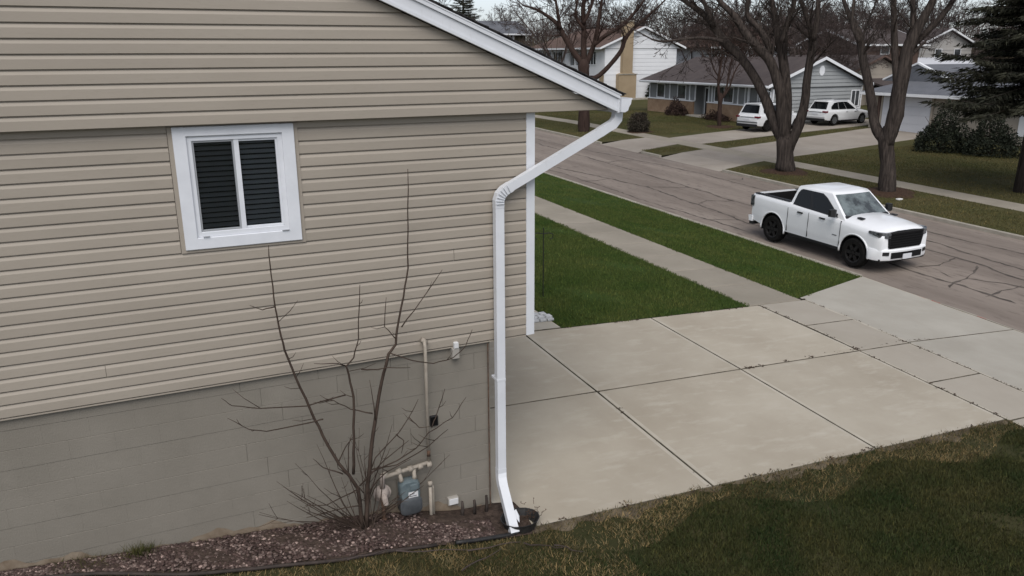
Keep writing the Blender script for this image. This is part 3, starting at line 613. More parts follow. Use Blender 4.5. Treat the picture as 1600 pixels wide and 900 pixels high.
for x,xx in ((-1.78,-1.76),(-1.60,-1.60)):
    b=MB(); b.tube([(x,-.11,-1.42),(xx,-.12,-1.50),(xx,-.12,-1.53)],[.022,.024,.032],8); b.build('meter_inlet','pipe',gm_,smooth=True)
def rounded(cx,cz,w,h,r,y,n=4):
    out=[]
    for sx,sz,a0 in ((1,1,0),(-1,1,90),(-1,-1,180),(1,-1,270)):
        for k in range(n+1):
            a=R(a0+90*k/n); out.append((cx+sx*(w/2-r)+r*math.cos(a),y,cz+sz*(h/2-r)+r*math.sin(a)))
    return out
b=MB(); b.loft([rounded(-1.67,-1.66,.21,.24,.06,-.03),rounded(-1.67,-1.66,.24,.27,.07,-.06),rounded(-1.67,-1.66,.24,.27,.07,-.16),rounded(-1.67,-1.66,.21,.24,.06,-.185)]); autosmooth(b.build('meter_head','meterblue',gm_),40)
b=MB(); b.loft([rounded(-1.67,-1.84,.23,.19,.05,-.03),rounded(-1.67,-1.84,.265,.225,.07,-.06),rounded(-1.67,-1.84,.265,.225,.07,-.19),rounded(-1.67,-1.84,.22,.18,.06,-.21)]); autosmooth(b.build('meter_body','meterdark',gm_),40)
lab=MB().cbox(-1.70,-1.585,-.192,-.186,-1.79,-1.66,.001).build('meter_label','paper',gm_)
for k,(a,b_) in enumerate(((-1.69,-1.63),(-1.69,-1.60),(-1.69,-1.615),(-1.66,-1.60))): MB().box(a,b_,-.1935,-.1925,-1.69-.026*k,-1.682-.026*k).build('label_print','ink',lab)
b=MB(); b.loft([rounded(-1.63,-1.60,.10,.07,.02,-.18),rounded(-1.63,-1.60,.09,.06,.02,-.20)]); b.build('meter_dial','meterblue',gm_)
sp=thing('standpipe','pair of short painted pipes standing by the wall right of the gas meter','pipe',(-1.40,-.1,-2.17))
b=MB(); b.tube([(-1.405,-.10,-2.25),(-1.405,-.10,-1.66)],.021,8); b.tube([(-1.405,-.10,-1.69),(-1.405,-.10,-1.63)],.028,8); b.build('pipe','pipe',sp,smooth=True)
b=MB(); b.tube([(-1.365,-.07,-2.2),(-1.365,-.07,-1.74),(-1.38,-.075,-1.70)],.019,8); b.build('pipe','pipe',sp,smooth=True)
# ------------------------------------------------------------------ planting bed, stones, edging
bed=MB(); nx,ny=70,12
def bed_edge(x): return float(np.interp(x,[-9,-5.8,-4.95,-4.09,-3.48,-2.51,-1.49,-.7],[-.05,-.12,-.27,-.49,-.61,-.69,-.69,-.70]))
vs=[]
for i in range(nx+1):
    x=-9+8.72*i/nx; ye=bed_edge(x)
    for j in range(ny+1):
        y=.04+(ye-.04)*j/ny; vs.append((x,y,g(x,y)+.022*(1-(2*j/ny-1)**4)+.012*math.sin(x*7+y*9)))
bed.add(vs,[(i*(ny+1)+j,(i+1)*(ny+1)+j,(i+1)*(ny+1)+j+1,i*(ny+1)+j+1) for i in range(nx) for j in range(ny)])
o=bed.build('planting_bed','bedsoil',smooth=True); o['kind']='structure'
ico=bmesh.new(); bmesh.ops.create_icosphere(ico,subdivisions=1,radius=1); IV=np.array([v.co[:] for v in ico.verts]); IF=np.array([[v.index for v in f.verts] for f in ico.faces]); ico.free()
def stones(name,n,fx,fy,s0,s1,m,zoff=.0):
    xs=fx(n); ys=fy(xs); zz=gv(xs,ys); V=[];T=[]
    sc_=rng.uniform(s0,s1,(n,1))*rng.uniform(.6,1.3,(n,3)); sc_[:,2]*=.6
    a=rng.uniform(0,6.28,n); c,s=np.cos(a),np.sin(a)
    for i in range(n):
        p=IV*sc_[i]*(1+rng.uniform(-.15,.15,(len(IV),1))); V.append(np.c_[p[:,0]*c[i]-p[:,1]*s[i]+xs[i],p[:,0]*s[i]+p[:,1]*c[i]+ys[i],p[:,2]+zz[i]+.022+zoff])
        t=rng.choice([.38,.6,.9,1.5,2.6],p=[.32,.32,.22,.11,.03]); T.append(np.tile(np.array([1,.96,.93])*t if t>.8 else np.array([1,.86,.83])*t,(len(IV),1)))
    F=np.concatenate([IF+i*len(IV) for i in range(n)])
    return np_mesh(name,np.concatenate(V),F,m,None,np.concatenate(T),'stuff')
be=np.vectorize(bed_edge)
t=stones('gravel',6800,lambda n:rng.uniform(-6.6,-.75,n),lambda xs:(be(xs)+.03)*np.where(xs>-1.5,rng.uniform(.45,1,len(xs)),rng.uniform(0,1,len(xs))),.011,.026,'stone'); tag(t,'brown and pink river stones covering the bed along the block wall','gravel')
ed=MB(); pts=[(x,bed_edge(x)-.01+.008*math.sin(x*5),g(x,bed_edge(x))+.018+.012*math.sin(x*3.3)) for x in np.linspace(-8.8,-1.55,50)]
ed.tube(pts,[.020]*len(pts),6); tag(ed.build('bed_edging','edging',smooth=True),'dark plastic edging rope between the stone bed and the lawn','edging')
ed=MB(); pts=[(x,-.68-.02*math.sin(x*4),g(x,-.69)+.025) for x in np.linspace(-1.32,-.55,10)]
ed.tube(pts,[.026]*10,6); tag(ed.build('bed_edging','blackplastic',smooth=True),'short black edging piece running up to the downspout tray','edging')
# tray under the downspout
tr=thing('splash_tray','black plastic splash tray under the end of the white downspout','tray',(-.42,-.5,-2.27))
b=MB(); zt=-2.275
def trr(k,z): return [(-.42+.21*k*math.cos(a),-.51+.18*k*math.sin(a),z) for a in [2*math.pi*i/14 for i in range(14)]]
b.loft([trr(.9,zt-.02),trr(1.12,zt+.13),trr(1.18,zt+.13),trr(1.10,zt+.115),trr(.85,zt+.005)]); b.build('tray','blackplastic',tr)
b=MB()
for k in range(40):
    a=random.uniform(0,6.28); x=-.27+random.uniform(-.08,.14); y=-.40+random.uniform(-.12,.12); z=g(x,y)+.02+random.uniform(0,.13)
    d=Vector((random.uniform(-1,1),random.uniform(-1,1),random.uniform(-.2,.6)))*.06
    b.tube([(x,y,z),(x+d.x,y+d.y,z+d.z)],.003,3)
    if k%2: b.add([(x+d.x,y+d.y,z+d.z),(x+d.x+.02,y+d.y+.006,z+d.z+.006),(x+d.x+.01,y+d.y+.02,z+d.z+.012)],[(0,1,2)])
tag(b.build('leaf_litter','mulch'),'small heap of twigs and dead leaves beside the black tray','leaf litter',kind='stuff')
for k,(x,h) in enumerate(((-1.02,.19),(-.86,.20),(-.70,.24))):
    b=MB(); z=g(x,-.12); b.tube([(x,-.12,z-.05),(x+.01,-.125,z+h*.6),(x+.005,-.12,z+h)],[.024,.02,.016],7)
    tag(b.build('cut_stump','bark',smooth=True),['left one of three cut stems standing below the outlet','middle one of three cut stems standing below the outlet','cut stem standing closest to the downspout'][k],'stump','cut stems along the wall')
# debris twigs lying on the grass edge
for k,(x,y,a,l) in enumerate(((-.9,-.86,.1,.7),(-1.6,-.80,-.12,.9),(-.35,-1.0,-.5,.5),(-1.15,-1.05,.35,.6),(-.1,-1.15,-.9,.35),(-2.3,-.72,.05,.5))):
    b=MB(); p=[]
    for i in range(6):
        t=i/5-.5; px=x+math.cos(a)*l*t+.02*math.sin(i*2+k); py=y+math.sin(a)*l*t+.02*math.cos(i*1.7+k); p.append((px,py,g(px,py)+.035+.01*math.sin(i+k)))
    b.tube(p,[.008,.007,.006,.005,.004,.003],4); tag(b.build('fallen_twig','barkwood'),'dry twig lying on the grass by the stone bed','twig','dry twigs lying by the bed')
# tuft of brown grass by the wall and weeds
def tuft(name,x,y,n,h,m,label,cat,sp=.06):
    p=np.c_[rng.normal(x,sp,n),rng.normal(y,sp*.6,n)]; t=blades(name,p,h*.5,h,.008,m,.8,1.3); tag(t,label,cat)
tuft('dry_grass_tuft',-4.55,-.06,260,.17,'nearblade','brown dry grass tuft at the foot of the block wall on the left','grass tuft')
tuft('weed_clump',-5.05,-.12,220,.12,'nearblade','green weeds at the left end of the stone bed','weeds',.14)

# ------------------------------------------------------------------ trees
def rot_dir(d, ang, az):
    d=d.normalized(); u=d.orthogonal().normalized(); v=d.cross(u); s=math.sin(ang)
    return (d*math.cos(ang)+(u*math.cos(az)+v*math.sin(az))*s).normalized()
def limb_path(p,d,l,n,wob,up):
    out=[p.copy()]
    for i in range(n):
        d=(d+Vector((random.uniform(-wob,wob),random.uniform(-wob,wob),random.uniform(-wob,wob)+up))).normalized(); p=p+d*(l/n); out.append(p.copy())
    return out,d
def grow(b,p,d,l,r,lev,maxlev,kids,up=.06,rmin=.008):
    n=4 if lev<2 else 3; path,_=limb_path(p,d,l,n,.13+.03*lev,up)
    rad=[max(rmin,r*(1-.72*i/n)) for i in range(n+1)]
    b.tube(path,rad,6 if r>.09 else 4 if r>.03 else 3,cap=False)
    if lev>=maxlev: return
    for k in range(kids[lev]):
        t=random.uniform(.25,1.0); i=min(int(t*n),n-1); q=path[i].lerp(path[i+1],t*n-i); dd=(path[i+1]-path[i])
        grow(b,q,rot_dir(dd,R(random.uniform(22,58)),random.uniform(0,6.28)),l*random.uniform(.38,.66)*(1.15-.4*t),max(rmin,rad[i]*random.uniform(.38,.6)),lev+1,maxlev,kids,up,rmin)
# ------------------------------------------------------------------ bare shrub against the wall
SH=[[(-2.276,-1.757),(-2.299,-1.418),(-2.394,-1.211),(-2.49,-1.055),(-2.638,-0.692),(-2.748,-0.356),(-2.869,0.03),(-2.953,0.34),(-2.984,0.572),(-3.008,0.812),(-3.016,1.145),(-3.014,1.442)],[(-2.232,-1.769),(-2.189,-1.405),(-2.134,-1.06),(-2.053,-0.648),(-1.958,-0.21),(-1.871,0.11),(-1.78,0.206),(-1.75,0.385),(-1.67,0.735),(-1.607,1.046),(-1.583,1.459),(-1.562,2.094)],[(-2.338,-1.225),(-2.313,-0.824),(-2.288,-0.298),(-2.319,-0.033),(-2.347,0.067),(-2.26,0.154),(-2.193,0.345),(-2.144,0.937)],[(-2.347,0.067),(-2.426,0.117),(-2.676,0.16)],[(-2.368,-0.26),(-2.778,-0.313),(-3.24,-0.257),(-3.513,-0.167),(-3.606,-0.065)],[(-2.623,-0.492),(-2.719,-0.502),(-3.211,-0.501),(-3.377,-0.437),(-3.572,-0.275)],[(-2.456,-1.188),(-2.658,-1.077),(-2.758,-0.946)],[(-2.199,-1.322),(-2.084,-1.087),(-1.807,-0.833),(-1.674,-0.672),(-1.554,-0.478)],[(-2.181,-1.263),(-1.845,-1.167),(-1.614,-1.058),(-1.456,-0.908),(-1.165,-0.777),(-0.995,-0.546)],[(-2.142,-1.216),(-1.848,-1.222),(-1.463,-1.092),(-1.209,-0.929)],[(-1.416,-0.845),(-1.373,-0.734),(-1.247,-0.396)],[(-1.855,0.13),(-1.623,0.009),(-1.374,-0.071),(-1.145,-0.034),(-0.988,0.079),(-0.9,0.256)],[(-1.791,0.289),(-1.897,0.429),(-1.866,0.761)],[(-1.714,0.402),(-1.495,0.647),(-1.228,0.988)],[(-2.18,-0.006),(-2.006,-0.029),(-1.884,-0.013),(-1.647,-0.062)],[(-2.059,-0.624),(-2.103,-0.131)],[(-2.299,-1.418),(-2.415,-1.436),(-2.661,-1.509),(-2.892,-1.448)],[(-2.275,-1.626),(-2.456,-1.619),(-2.88,-1.642)],[(-2.09,-0.533),(-2.324,-0.44),(-2.501,-0.294),(-2.647,-0.265)],[(-2.505,-1.067),(-2.408,-0.88),(-2.315,-0.746)],[(-2.394,-1.211),(-2.373,-0.888),(-2.329,-0.743)],[(-3.008,0.812),(-3.132,0.803),(-3.248,0.865)],[(-2.282,-1.382),(-1.991,-1.132),(-1.686,-0.962)],[(-2.244,-1.472),(-2.395,-1.235),(-2.495,-1.132),(-2.516,-0.933)],[(-2.201,-1.483),(-2.077,-1.353),(-1.961,-1.26),(-1.694,-1.161)],[(-1.674,-0.672),(-1.567,-0.813),(-1.452,-0.805)],[(-1.83,-0.851),(-1.745,-0.949),(-1.782,-1.101)]]
sh=thing('bare_shrub','leafless shrub with long thin stems growing against the block wall by the gas meter','shrub',(-2.25,-.25,g(-2.25,-.25)))
for k,pth in enumerate(SH):
    b=MB(); n=len(pth); r0=[.024,.028,.017][k] if k<3 else .0085; r1=.005 if k<3 else .004
    off=[.0,.03,-.02][k] if k<3 else random.uniform(-.05,.03)
    P=[]; 
    for i,(x,z) in enumerate(pth):
        P.append((x,-.27+off*min(1,i/2)+.012*math.sin(i*1.9+k),z-(.18 if i==0 and k<2 else 0)))
    # refine with a slight wobble
    Q=[];Rr=[]
    for i in range(n-1):
        for s in range(3):
            t=s/3; a=Vector(P[i]);c=Vector(P[i+1]); p=a.lerp(c,t)+Vector((random.uniform(-.006,.006),0,random.uniform(-.006,.006)))*(s>0); Q.append(p); Rr.append(r0+(r1-r0)*((i+t)/(n-1))**.8)
    Q.append(Vector(P[-1])); Rr.append(r1*.7); b.tube(Q,Rr,6 if k<3 else 4)
    for i in range(2,len(Q)-1):                             # buds and short side twigs
        if random.random()<(.26 if k<3 else .20) and Q[i].z<.9:
            d=Vector((random.choice((-1,1))*random.uniform(.4,1),random.uniform(-.3,.2),random.uniform(-.1,.8)))*random.uniform(.04,.30); b.tube([Q[i],Q[i]+d*.6,Q[i]+d+Vector((0,0,.03))],[.0045,.0038,.002],3)
    b.build('stem','twig',sh,smooth=True)
random.seed(44)
for k in range(28):                                       # suckers from the base
    a=random.uniform(-1.25,.32) if k<24 else random.uniform(.8,1.2); l=random.uniform(.4,1.4); x=-2.24+random.uniform(-.07,.09); y=-.25+random.uniform(-.05,.08)+(.08 if a>.2 else 0); z=g(x,y)-.03; d=Vector((math.sin(a),random.uniform(-.25,.15),math.cos(a)*random.uniform(.5,1))).normalized()
    b=MB(); p,_=limb_path(Vector((x,y,z)),d,l,6,.10,.05); q_=random.uniform(.7,1.5); b.tube(p,[.007*q_,.0065*q_,.006*q_,.005*q_,.004*q_,.003*q_,.002],4)
    for q in range(random.randint(1,4)):
        i=random.randint(2,5); e=rot_dir(p[i]-p[i-1],R(random.uniform(25,60)),random.uniform(0,6.28)); ll=random.uniform(.06,.25); b.tube([p[i],p[i]+e*ll*.5,p[i]+e*ll+Vector((0,0,.02))],[.0035,.003,.002],3)
    b.build('stem','twig',sh)

def traced_tree(name,label,base,lat,limbs,m,minz,dens,seed,spread=.35,rs=1.0,grp=None):
    random.seed(seed); t=thing(name,label,'tree',base,0,grp); la=Vector(lat); dp=Vector((-la.y,la.x,0))
    tk=MB(); cr=MB()
    for li,pth in enumerate(limbs):
        dsg=random.choice((-1,1))*random.uniform(.3,1)*spread if li else 0
        P=[]; 
        for i,(x,z,r) in enumerate(pth):
            k=max(z-1.5,0) if li else 0
            P.append(la*x+dp*(dsg*k*.35 if len(pth)>4 else dsg*k*.2)+Vector((0,0,z)))
        rr=[r*rs for _,_,r in pth]
        # smooth (Catmull-Rom)
        Q=[];RR=[]
        for i in range(len(P)-1):
            p0,p1,p2,p3=P[max(i-1,0)],P[i],P[i+1],P[min(i+2,len(P)-1)]
            for s in range(3):
                u=s/3; Q.append(.5*((2*p1)+(p2-p0)*u+(2*p0-5*p1+4*p2-p3)*u*u+(3*p1-p0-3*p2+p3)*u**3)); RR.append((rr[i]*(1-u)+rr[i+1]*u)*(1+random.uniform(-.05,.05)))
        Q.append(P[-1]); RR.append(rr[-1])
        if li==0:
            Q[0]=Q[0]-Vector((0,0,.25)); Q.insert(1,P[0]+Vector((0,0,.12))); RR.insert(1,RR[0]*.86)
        if li: RR[0]*=.9
        if li==0: Q.append(Q[-1]+Vector((0,0,.45))); RR.append(RR[-1]*.45)
        elif len(limbs[0])>2 and abs(P[0].z-limbs[0][-1][1])<.4:
            c0=limbs[0][-2]; Q.insert(0,la*(c0[0]*.6+P[0].dot(la)*.4)+Vector((0,0,(c0[1]+P[0].z)/2-.15))); RR.insert(0,RR[0]*.95)
        w=[Vector(base)+q for q in Q]
        (tk if li==0 else tk if rr[0]>.2 and False else cr).tube(w,RR,18 if rr[0]>.12 else 9,cap=True,fur=.05 if rr[0]>.12 else .02)
        if li==0: continue
        # continue the limb upward past its traced end
        endd=(Q[-1]-Q[-2]).normalized(); 
        if Q[-1].z>minz: grow(cr,w[-1],(endd+Vector((0,0,.25))).normalized(),random.uniform(2.2,3.4),RR[-1],1,4,[0,4,4,3],.05,.010)
        for i in range(1,len(Q)):
            if Q[i].z<minz: continue
            n=dens if random.random()<dens-int(dens) else int(dens); n=int(n)+(1 if random.random()<dens-int(dens) else 0)
            for k in range(n):
                d=(Q[i]-Q[i-1]).normalized()
                grow(cr,w[i],(rot_dir(d,R(random.uniform(30,70)),random.uniform(0,6.28))+Vector((0,0,.15))).normalized(),random.uniform(1.0,2.6),max(.018,RR[i]*random.uniform(.22,.42)),1,3+(random.random()<.6),[0,4,4,3],.05,.009)
    tk.build('trunk',m,t,smooth=True); cr.build('crown',m,t,smooth=True,fix=False); return t
traced_tree('maple_tree','large bare tree whose trunk fans into several limbs from near the ground beyond the pickup',(24.74,21.99,-2.45),(.723,-.69,0),[[(0.02,-0.04,0.593),(-0.06,0.6,0.464),(-0.16,1.57,0.444)],[(-0.28,1.56,0.296),(-0.78,2.51,0.277),(-1.3,3.65,0.257),(-1.99,4.77,0.247),(-2.71,5.61,0.237),(-3.41,6.22,0.237),(-3.93,6.92,0.217),(-4.44,7.48,0.178),(-5.13,7.95,0.138),(-5.73,8.33,0.109)],[(-3.41,6.22,0.119),(-4.28,6.38,0.089),(-5.23,6.33,0.079),(-6.21,6.22,0.069),(-6.81,6.34,0.049)],[(-3.93,6.92,0.148),(-4.21,7.56,0.128),(-4.58,8.21,0.099)],[(-0.16,1.57,0.316),(-0.4,2.9,0.316),(-0.58,3.94,0.277),(-1.11,5.23,0.247),(-1.71,5.88,0.237),(-2.41,6.62,0.217),(-2.93,7.36,0.178),(-3.53,7.91,0.138),(-3.93,8.37,0.099)],[(-1.21,5.42,0.198),(-1.31,6.06,0.178),(-1.78,6.79,0.158),(-2.28,7.25,0.138),(-2.41,7.8,0.119),(-2.32,8.42,0.099)],[(-0.16,1.57,0.336),(-0.27,3.47,0.316),(-0.41,4.59,0.277),(-0.68,5.78,0.257),(-0.96,6.69,0.217),(-1.15,7.41,0.148),(-1.36,8.22,0.119)],[(-0.71,6.15,0.178),(-0.53,6.96,0.138),(-0.33,7.66,0.119),(-0.25,8.28,0.099)],[(0.15,1.38,0.277),(0.43,2.35,0.277),(0.6,3.39,0.237),(0.6,4.41,0.217),(0.65,5.32,0.217),(0.69,6.22,0.198),(0.44,7.03,0.138),(0.11,7.74,0.119),(-0.12,8.27,0.089)],[(0.69,6.22,0.158),(0.78,7.11,0.138),(0.76,7.99,0.119)]],'bark',4.9,.8,11,.35,.86)
traced_tree('maple_tree','tall bare tree forking low into two thick limbs in front of the garage door',(24.8,15.97,-2.56),(.642,-.767,0),[[(-0.01,0.06,0.417),(-0.08,1.05,0.322),(-0.21,1.79,0.313),(-0.32,2.34,0.304)],[(-0.43,2.24,0.228),(-0.81,2.87,0.209),(-1.05,3.87,0.19),(-1.32,4.77,0.18),(-1.58,5.57,0.171),(-1.73,6.19,0.161),(-1.92,6.72,0.142),(-2.32,7.33,0.104),(-2.65,8.04,0.076)],[(-1.73,6.19,0.114),(-2.11,6.89,0.085),(-2.15,7.68,0.076),(-2.15,8.1,0.057)],[(-0.2,2.25,0.313),(-0.05,3.26,0.322),(-0.03,4.16,0.304),(0.05,5.22,0.285),(0.09,5.91,0.256),(0.38,6.76,0.19),(0.68,7.51,0.152),(0.82,8.0,0.133)],[(0.09,5.91,0.171),(0.59,6.42,0.133),(1.06,7.0,0.123),(1.42,7.57,0.114),(1.55,7.98,0.085)],[(-0.09,4.34,0.19),(-0.31,5.48,0.152),(-0.48,6.52,0.133),(-0.65,7.8,0.114),(-0.71,8.14,0.104)],[(0.27,6.43,0.133),(0.14,7.11,0.114),(0.06,7.78,0.104),(0.05,8.11,0.076)]],'bark',5.4,.5,12,.35,.94)
traced_tree('maple_tree','bare tree in front of the white two storey house, partly behind the near eave',(24.54,41.49,-2.05),(.867,-.499,0),[[(-0.13,-0.02,0.443),(-0.14,1.5,0.354),(-0.16,2.57,0.354),(-0.21,3.62,0.376),(-0.23,4.46,0.399)],[(-0.39,4.67,0.221),(-1.11,5.61,0.199),(-1.66,6.53,0.166),(-2.1,7.25,0.144),(-2.85,7.81,0.111),(-3.6,8.22,0.078),(-4.46,8.48,0.055)],[(-1.88,6.94,0.122),(-2.05,7.86,0.1),(-2.22,8.76,0.078),(-2.28,9.06,0.066)],[(-0.23,4.57,0.244),(-0.26,5.91,0.199),(-0.28,7.24,0.166),(-0.36,8.25,0.144),(-0.22,9.04,0.122)],[(-0.28,6.93,0.111),(-0.83,7.75,0.089),(-0.74,8.75,0.078)],[(-0.31,7.24,0.122),(0.02,7.94,0.111),(0.32,8.74,0.089)],[(-0.07,4.56,0.199),(0.39,5.7,0.166),(0.63,6.72,0.144),(0.76,7.73,0.122),(0.9,8.73,0.089),(0.94,9.03,0.078)],[(0.39,5.8,0.144),(1.22,6.46,0.133),(2.06,6.92,0.122),(2.77,7.52,0.111),(3.28,8.11,0.089),(3.87,8.9,0.066)],[(0.01,3.41,0.177),(0.87,3.83,0.155),(1.7,4.66,0.155),(2.32,5.49,0.144),(2.56,6.2,0.133),(3.01,6.81,0.111),(3.82,7.51,0.089),(4.93,8.49,0.055)]],'barkred',5.6,1.0,13,.35)
traced_tree('small_tree','slim young bare tree on the lawn of the grey ranch house',(34.25,38.86,-1.92),(.776,-.631,0),[[(-0.05,-0.09,0.168),(-0.11,1.27,0.154),(-0.09,1.95,0.168)],[(-0.19,1.95,0.126),(-0.32,2.95,0.112),(-0.31,3.75,0.105),(-0.23,4.61,0.084),(-0.21,5.26,0.07),(-0.25,6.24,0.042)],[(-0.36,3.55,0.063),(-0.69,4.02,0.049),(-0.94,4.74,0.042),(-1.05,5.4,0.035)],[(-0.02,1.95,0.112),(0.26,2.76,0.077),(0.34,3.55,0.07),(0.44,4.41,0.063),(0.55,5.13,0.049),(0.53,5.91,0.028)],[(0.01,2.02,0.098),(0.46,2.76,0.063),(0.61,3.42,0.063),(0.83,4.02,0.056),(1.12,4.54,0.042),(1.29,4.87,0.021)],[(-0.24,3.22,0.056),(-0.02,3.88,0.042),(0.06,4.61,0.035),(0.28,5.26,0.028)]],'barkred',2.6,.9,14,.3,.9)
for k,(x,y,r,rot) in enumerate(((24.74,21.99,1.15,0),(24.8,15.97,1.25,1),(34.25,38.86,1.0,2),(27.53,39.27,.95,3))):
    b=MB(); V=[(x,y,g(x,y)+.07)]; n=22
    for j,q in enumerate((.5,.85,1.0)):
        for i in range(n):
            a=2*math.pi*i/n; rr=r*q*(1+.13*math.sin(3*a+k)+.06*math.sin(7*a)); V.append((x+rr*math.cos(a),y+rr*math.sin(a),g(x+rr*math.cos(a),y+rr*math.sin(a))+(.06,.03,-.01)[j]))
    b.add(V,[(0,1+i,1+(i+1)%n) for i in range(n)]+[(1+j*n+i,1+j*n+n+i,1+j*n+n+(i+1)%n,1+j*n+(i+1)%n) for j in range(2) for i in range(n)])
    o=b.build('mulch_ring','mulch',smooth=True); o['kind']='structure'
# evergreens
def spruce(label, base, h, rad, seed, nwh, dens, name='spruce_tree', needle='needle', z0=.6, grp=None):
    random.seed(seed); r_=np.random.default_rng(seed); t=thing(name,label,'tree',base,0,grp); B=Vector(base)
    b=MB(); b.tube([B-Vector((0,0,.2)),B+Vector((0,0,h*.3)),B+Vector((.05,0,h*.7)),B+Vector((0,0,h))],[.028*h*.8,.02*h*.8,.011*h,.01],9); b.build('trunk','bark',t,smooth=True)
    br=MB(); V=[];T=[]
    for k in range(nwh):
        f=k/nwh; z=z0+(h-z0-.15)*f; L_=rad*(1-f)**.72*random.uniform(.78,1.1)+.15
        for j in range(random.randint(6,8)):
            a=random.uniform(0,6.28); l=L_*random.uniform(.62,1.18); droop=random.uniform(.12,.36)*(1-f*.8)
            d=Vector((math.cos(a),math.sin(a),0)); pts=[]
            for i in range(5):
                u=i/4; pts.append(B+Vector((0,0,z))+d*l*u+Vector((0,0,.10*l*u-droop*l*u*u+ (.10*l*u**4))))
            br.tube(pts,[.035*(1-f)+.012,.022,.016,.011,.006],4,cap=False)
            ns=int(dens*l)+6
            for s in range(ns):
                u=random.uniform(.14,1.0); i=min(int(u*4),3); p=pts[i].lerp(pts[i+1],u*4-i)
                sd=d.cross(Vector((0,0,1)))*random.choice((-1,1)); w_=(.42*l*(1-u*.72)+.12)*random.uniform(.4,1.0)
                q=p+sd*w_*random.uniform(.0,.75)+d*random.uniform(-.05,.15)-Vector((0,0,random.uniform(0,.16)))
                dirv=(sd*.8+d*.7+Vector((0,0,random.uniform(-.75,.1)))).normalized(); ll=random.uniform(.16,.36); up=Vector((random.uniform(-1,1),random.uniform(-1,1),random.uniform(-.6,1))); wv=dirv.cross(up).normalized()*random.uniform(.018,.045)
                V+= [q-wv,q+wv,q+dirv*ll]; c=random.uniform(.55,1.5); T+=[(c,c,c)]*3
    br.build('branches','bark',t,fix=False)
    np_mesh('foliage',np.array([tuple(v-B) for v in V]),np.arange(len(V)).reshape(-1,3),needle,t,np.array(T))
    return t
spruce('dark spruce with drooping branches at the right edge of the street',(29.69,13.33,-2.53),13.5,4.0,21,70,80,z0=3.2)
spruce('dark pointed evergreen behind the grey roofed house at the upper left',(40.9,106.5,-.9),15.0,4.8,22,44,60)
spruce('small dark pointed arborvitae beside the corner of the white house',(47.6,66.9,-1.55),2.7,.6,23,26,34,'arborvitae','yew',z0=.1)
def bush(name,label,cat,base,rx,ry,rz,n,m,seed,size=(.05,.11),stems=0,stemm='twig',flat=.0):
    r_=np.random.default_rng(seed); t=thing(name,label,cat,base)
    d=r_.normal(size=(n,3)); d/=np.linalg.norm(d,axis=1)[:,None]; d[:,2]=np.abs(d[:,2])*1.0
    lump=1+.13*np.sin(d[:,0]*5+seed)+.12*np.sin(d[:,1]*6+1)+.1*np.sin(d[:,2]*7)
    rr=(r_.uniform(.35,1,n)**.45)*lump; c=d*rr[:,None]*np.array([rx,ry,rz]); c[:,2]=np.maximum(c[:,2],.03)
    if flat: c[:,2]=np.minimum(c[:,2],rz*flat+r_.normal(0,.05,n)); s=.62+.38*np.clip(c[:,2:3]/(rz*flat),0,1); c[:,:2]*=s
    a=r_.normal(size=(n,3)); a/=np.linalg.norm(a,axis=1)[:,None]; e=np.cross(a,r_.normal(size=(n,3))); e/=np.linalg.norm(e,axis=1)[:,None]
    s=r_.uniform(*size,(n,1)); V=np.stack([c-e*s*.35,c+e*s*.35,c+a*s],1).reshape(-1,3); k=r_.uniform(.55,1.5,n)
    np_mesh('foliage',V,np.arange(3*n).reshape(-1,3),m,t,np.repeat(np.c_[k,k,k],3,axis=0))
    b=MB(); random.seed(seed)
    for i in range(max(stems,7)):
        a=random.uniform(0,6.28); q=random.uniform(.2,.8); b.tube([(random.uniform(-.1,.1),random.uniform(-.1,.1),-.1),(math.cos(a)*rx*q*.5,math.sin(a)*ry*q*.5,rz*.5),(math.cos(a)*rx*q,math.sin(a)*ry*q,rz*(flat or .85)*.95)],[.03,.02,.008],4)
    b.build('stem',stemm,t,world=False)
    return t
bush('clipped_bush','dark clipped round bush alone on the lawn across the street','bush',(27.53,39.27,-2.05),.92,.92,1.45,6500,'clipped',31,(.05,.13),24,flat=.86)
bush('yew_bush','dark rounded yew left of the pair under the spruce','bush',(37.4,23.2,-2.2),1.45,1.45,2.3,6500,'yew',32,(.07,.16))
bush('yew_bush','dark rounded yew nearest the trunk of the spruce','bush',(38.2,20.9,-2.2),1.5,1.45,2.0,6500,'yew',33,(.07,.16))
bush('bare_bush','low reddish brown bare bush against the brick of the ranch house','bush',(36.7,47.6,-1.75),.9,1.1,1.25,2600,'barkred',34,(.05,.16))
bush('bare_bush','low brown shrub beside the front step of the ranch house','bush',(36.8,42.6,-1.8),.6,1.5,.7,1500,'barkred',35,(.05,.14))
# generic bare trees for the wood behind the houses
def tree_mesh(seed,h,m):
    random.seed(seed); tk=MB(); cr=MB(); th=h*random.uniform(.16,.3); r=h*.017
    path,d=limb_path(Vector((0,0,-.3)),Vector((0,0,1)),th+.3,3,.05,.1); tk.tube(path,[r*1.3,r*1.05,r,r*.95],8,cap=False)
    nl=random.randint(4,6)
    for k in range(nl):
        q=path[-1]-Vector((0,0,random.uniform(0,th*.25))); a=6.28*k/nl+random.uniform(-.5,.5); inc=R(random.uniform(12,46))
        grow(cr,q,Vector((math.cos(a)*math.sin(inc),math.sin(a)*math.sin(inc),math.cos(inc))),h*random.uniform(.42,.62),r*random.uniform(.5,.72),0,4,[6,5,4,3],.05,.014)
    def mk(b,nm):
        me=bpy.data.meshes.new(nm); me.from_pydata([tuple(v) for v in b.v],[],b.f); me.materials.append(MT[m]); me.polygons.foreach_set('use_smooth',[True]*len(me.polygons)); return me
    return mk(tk,'trunk'),mk(cr,'crown')
TM=[tree_mesh(100+i,11.5,'barkwood') for i in range(6)]
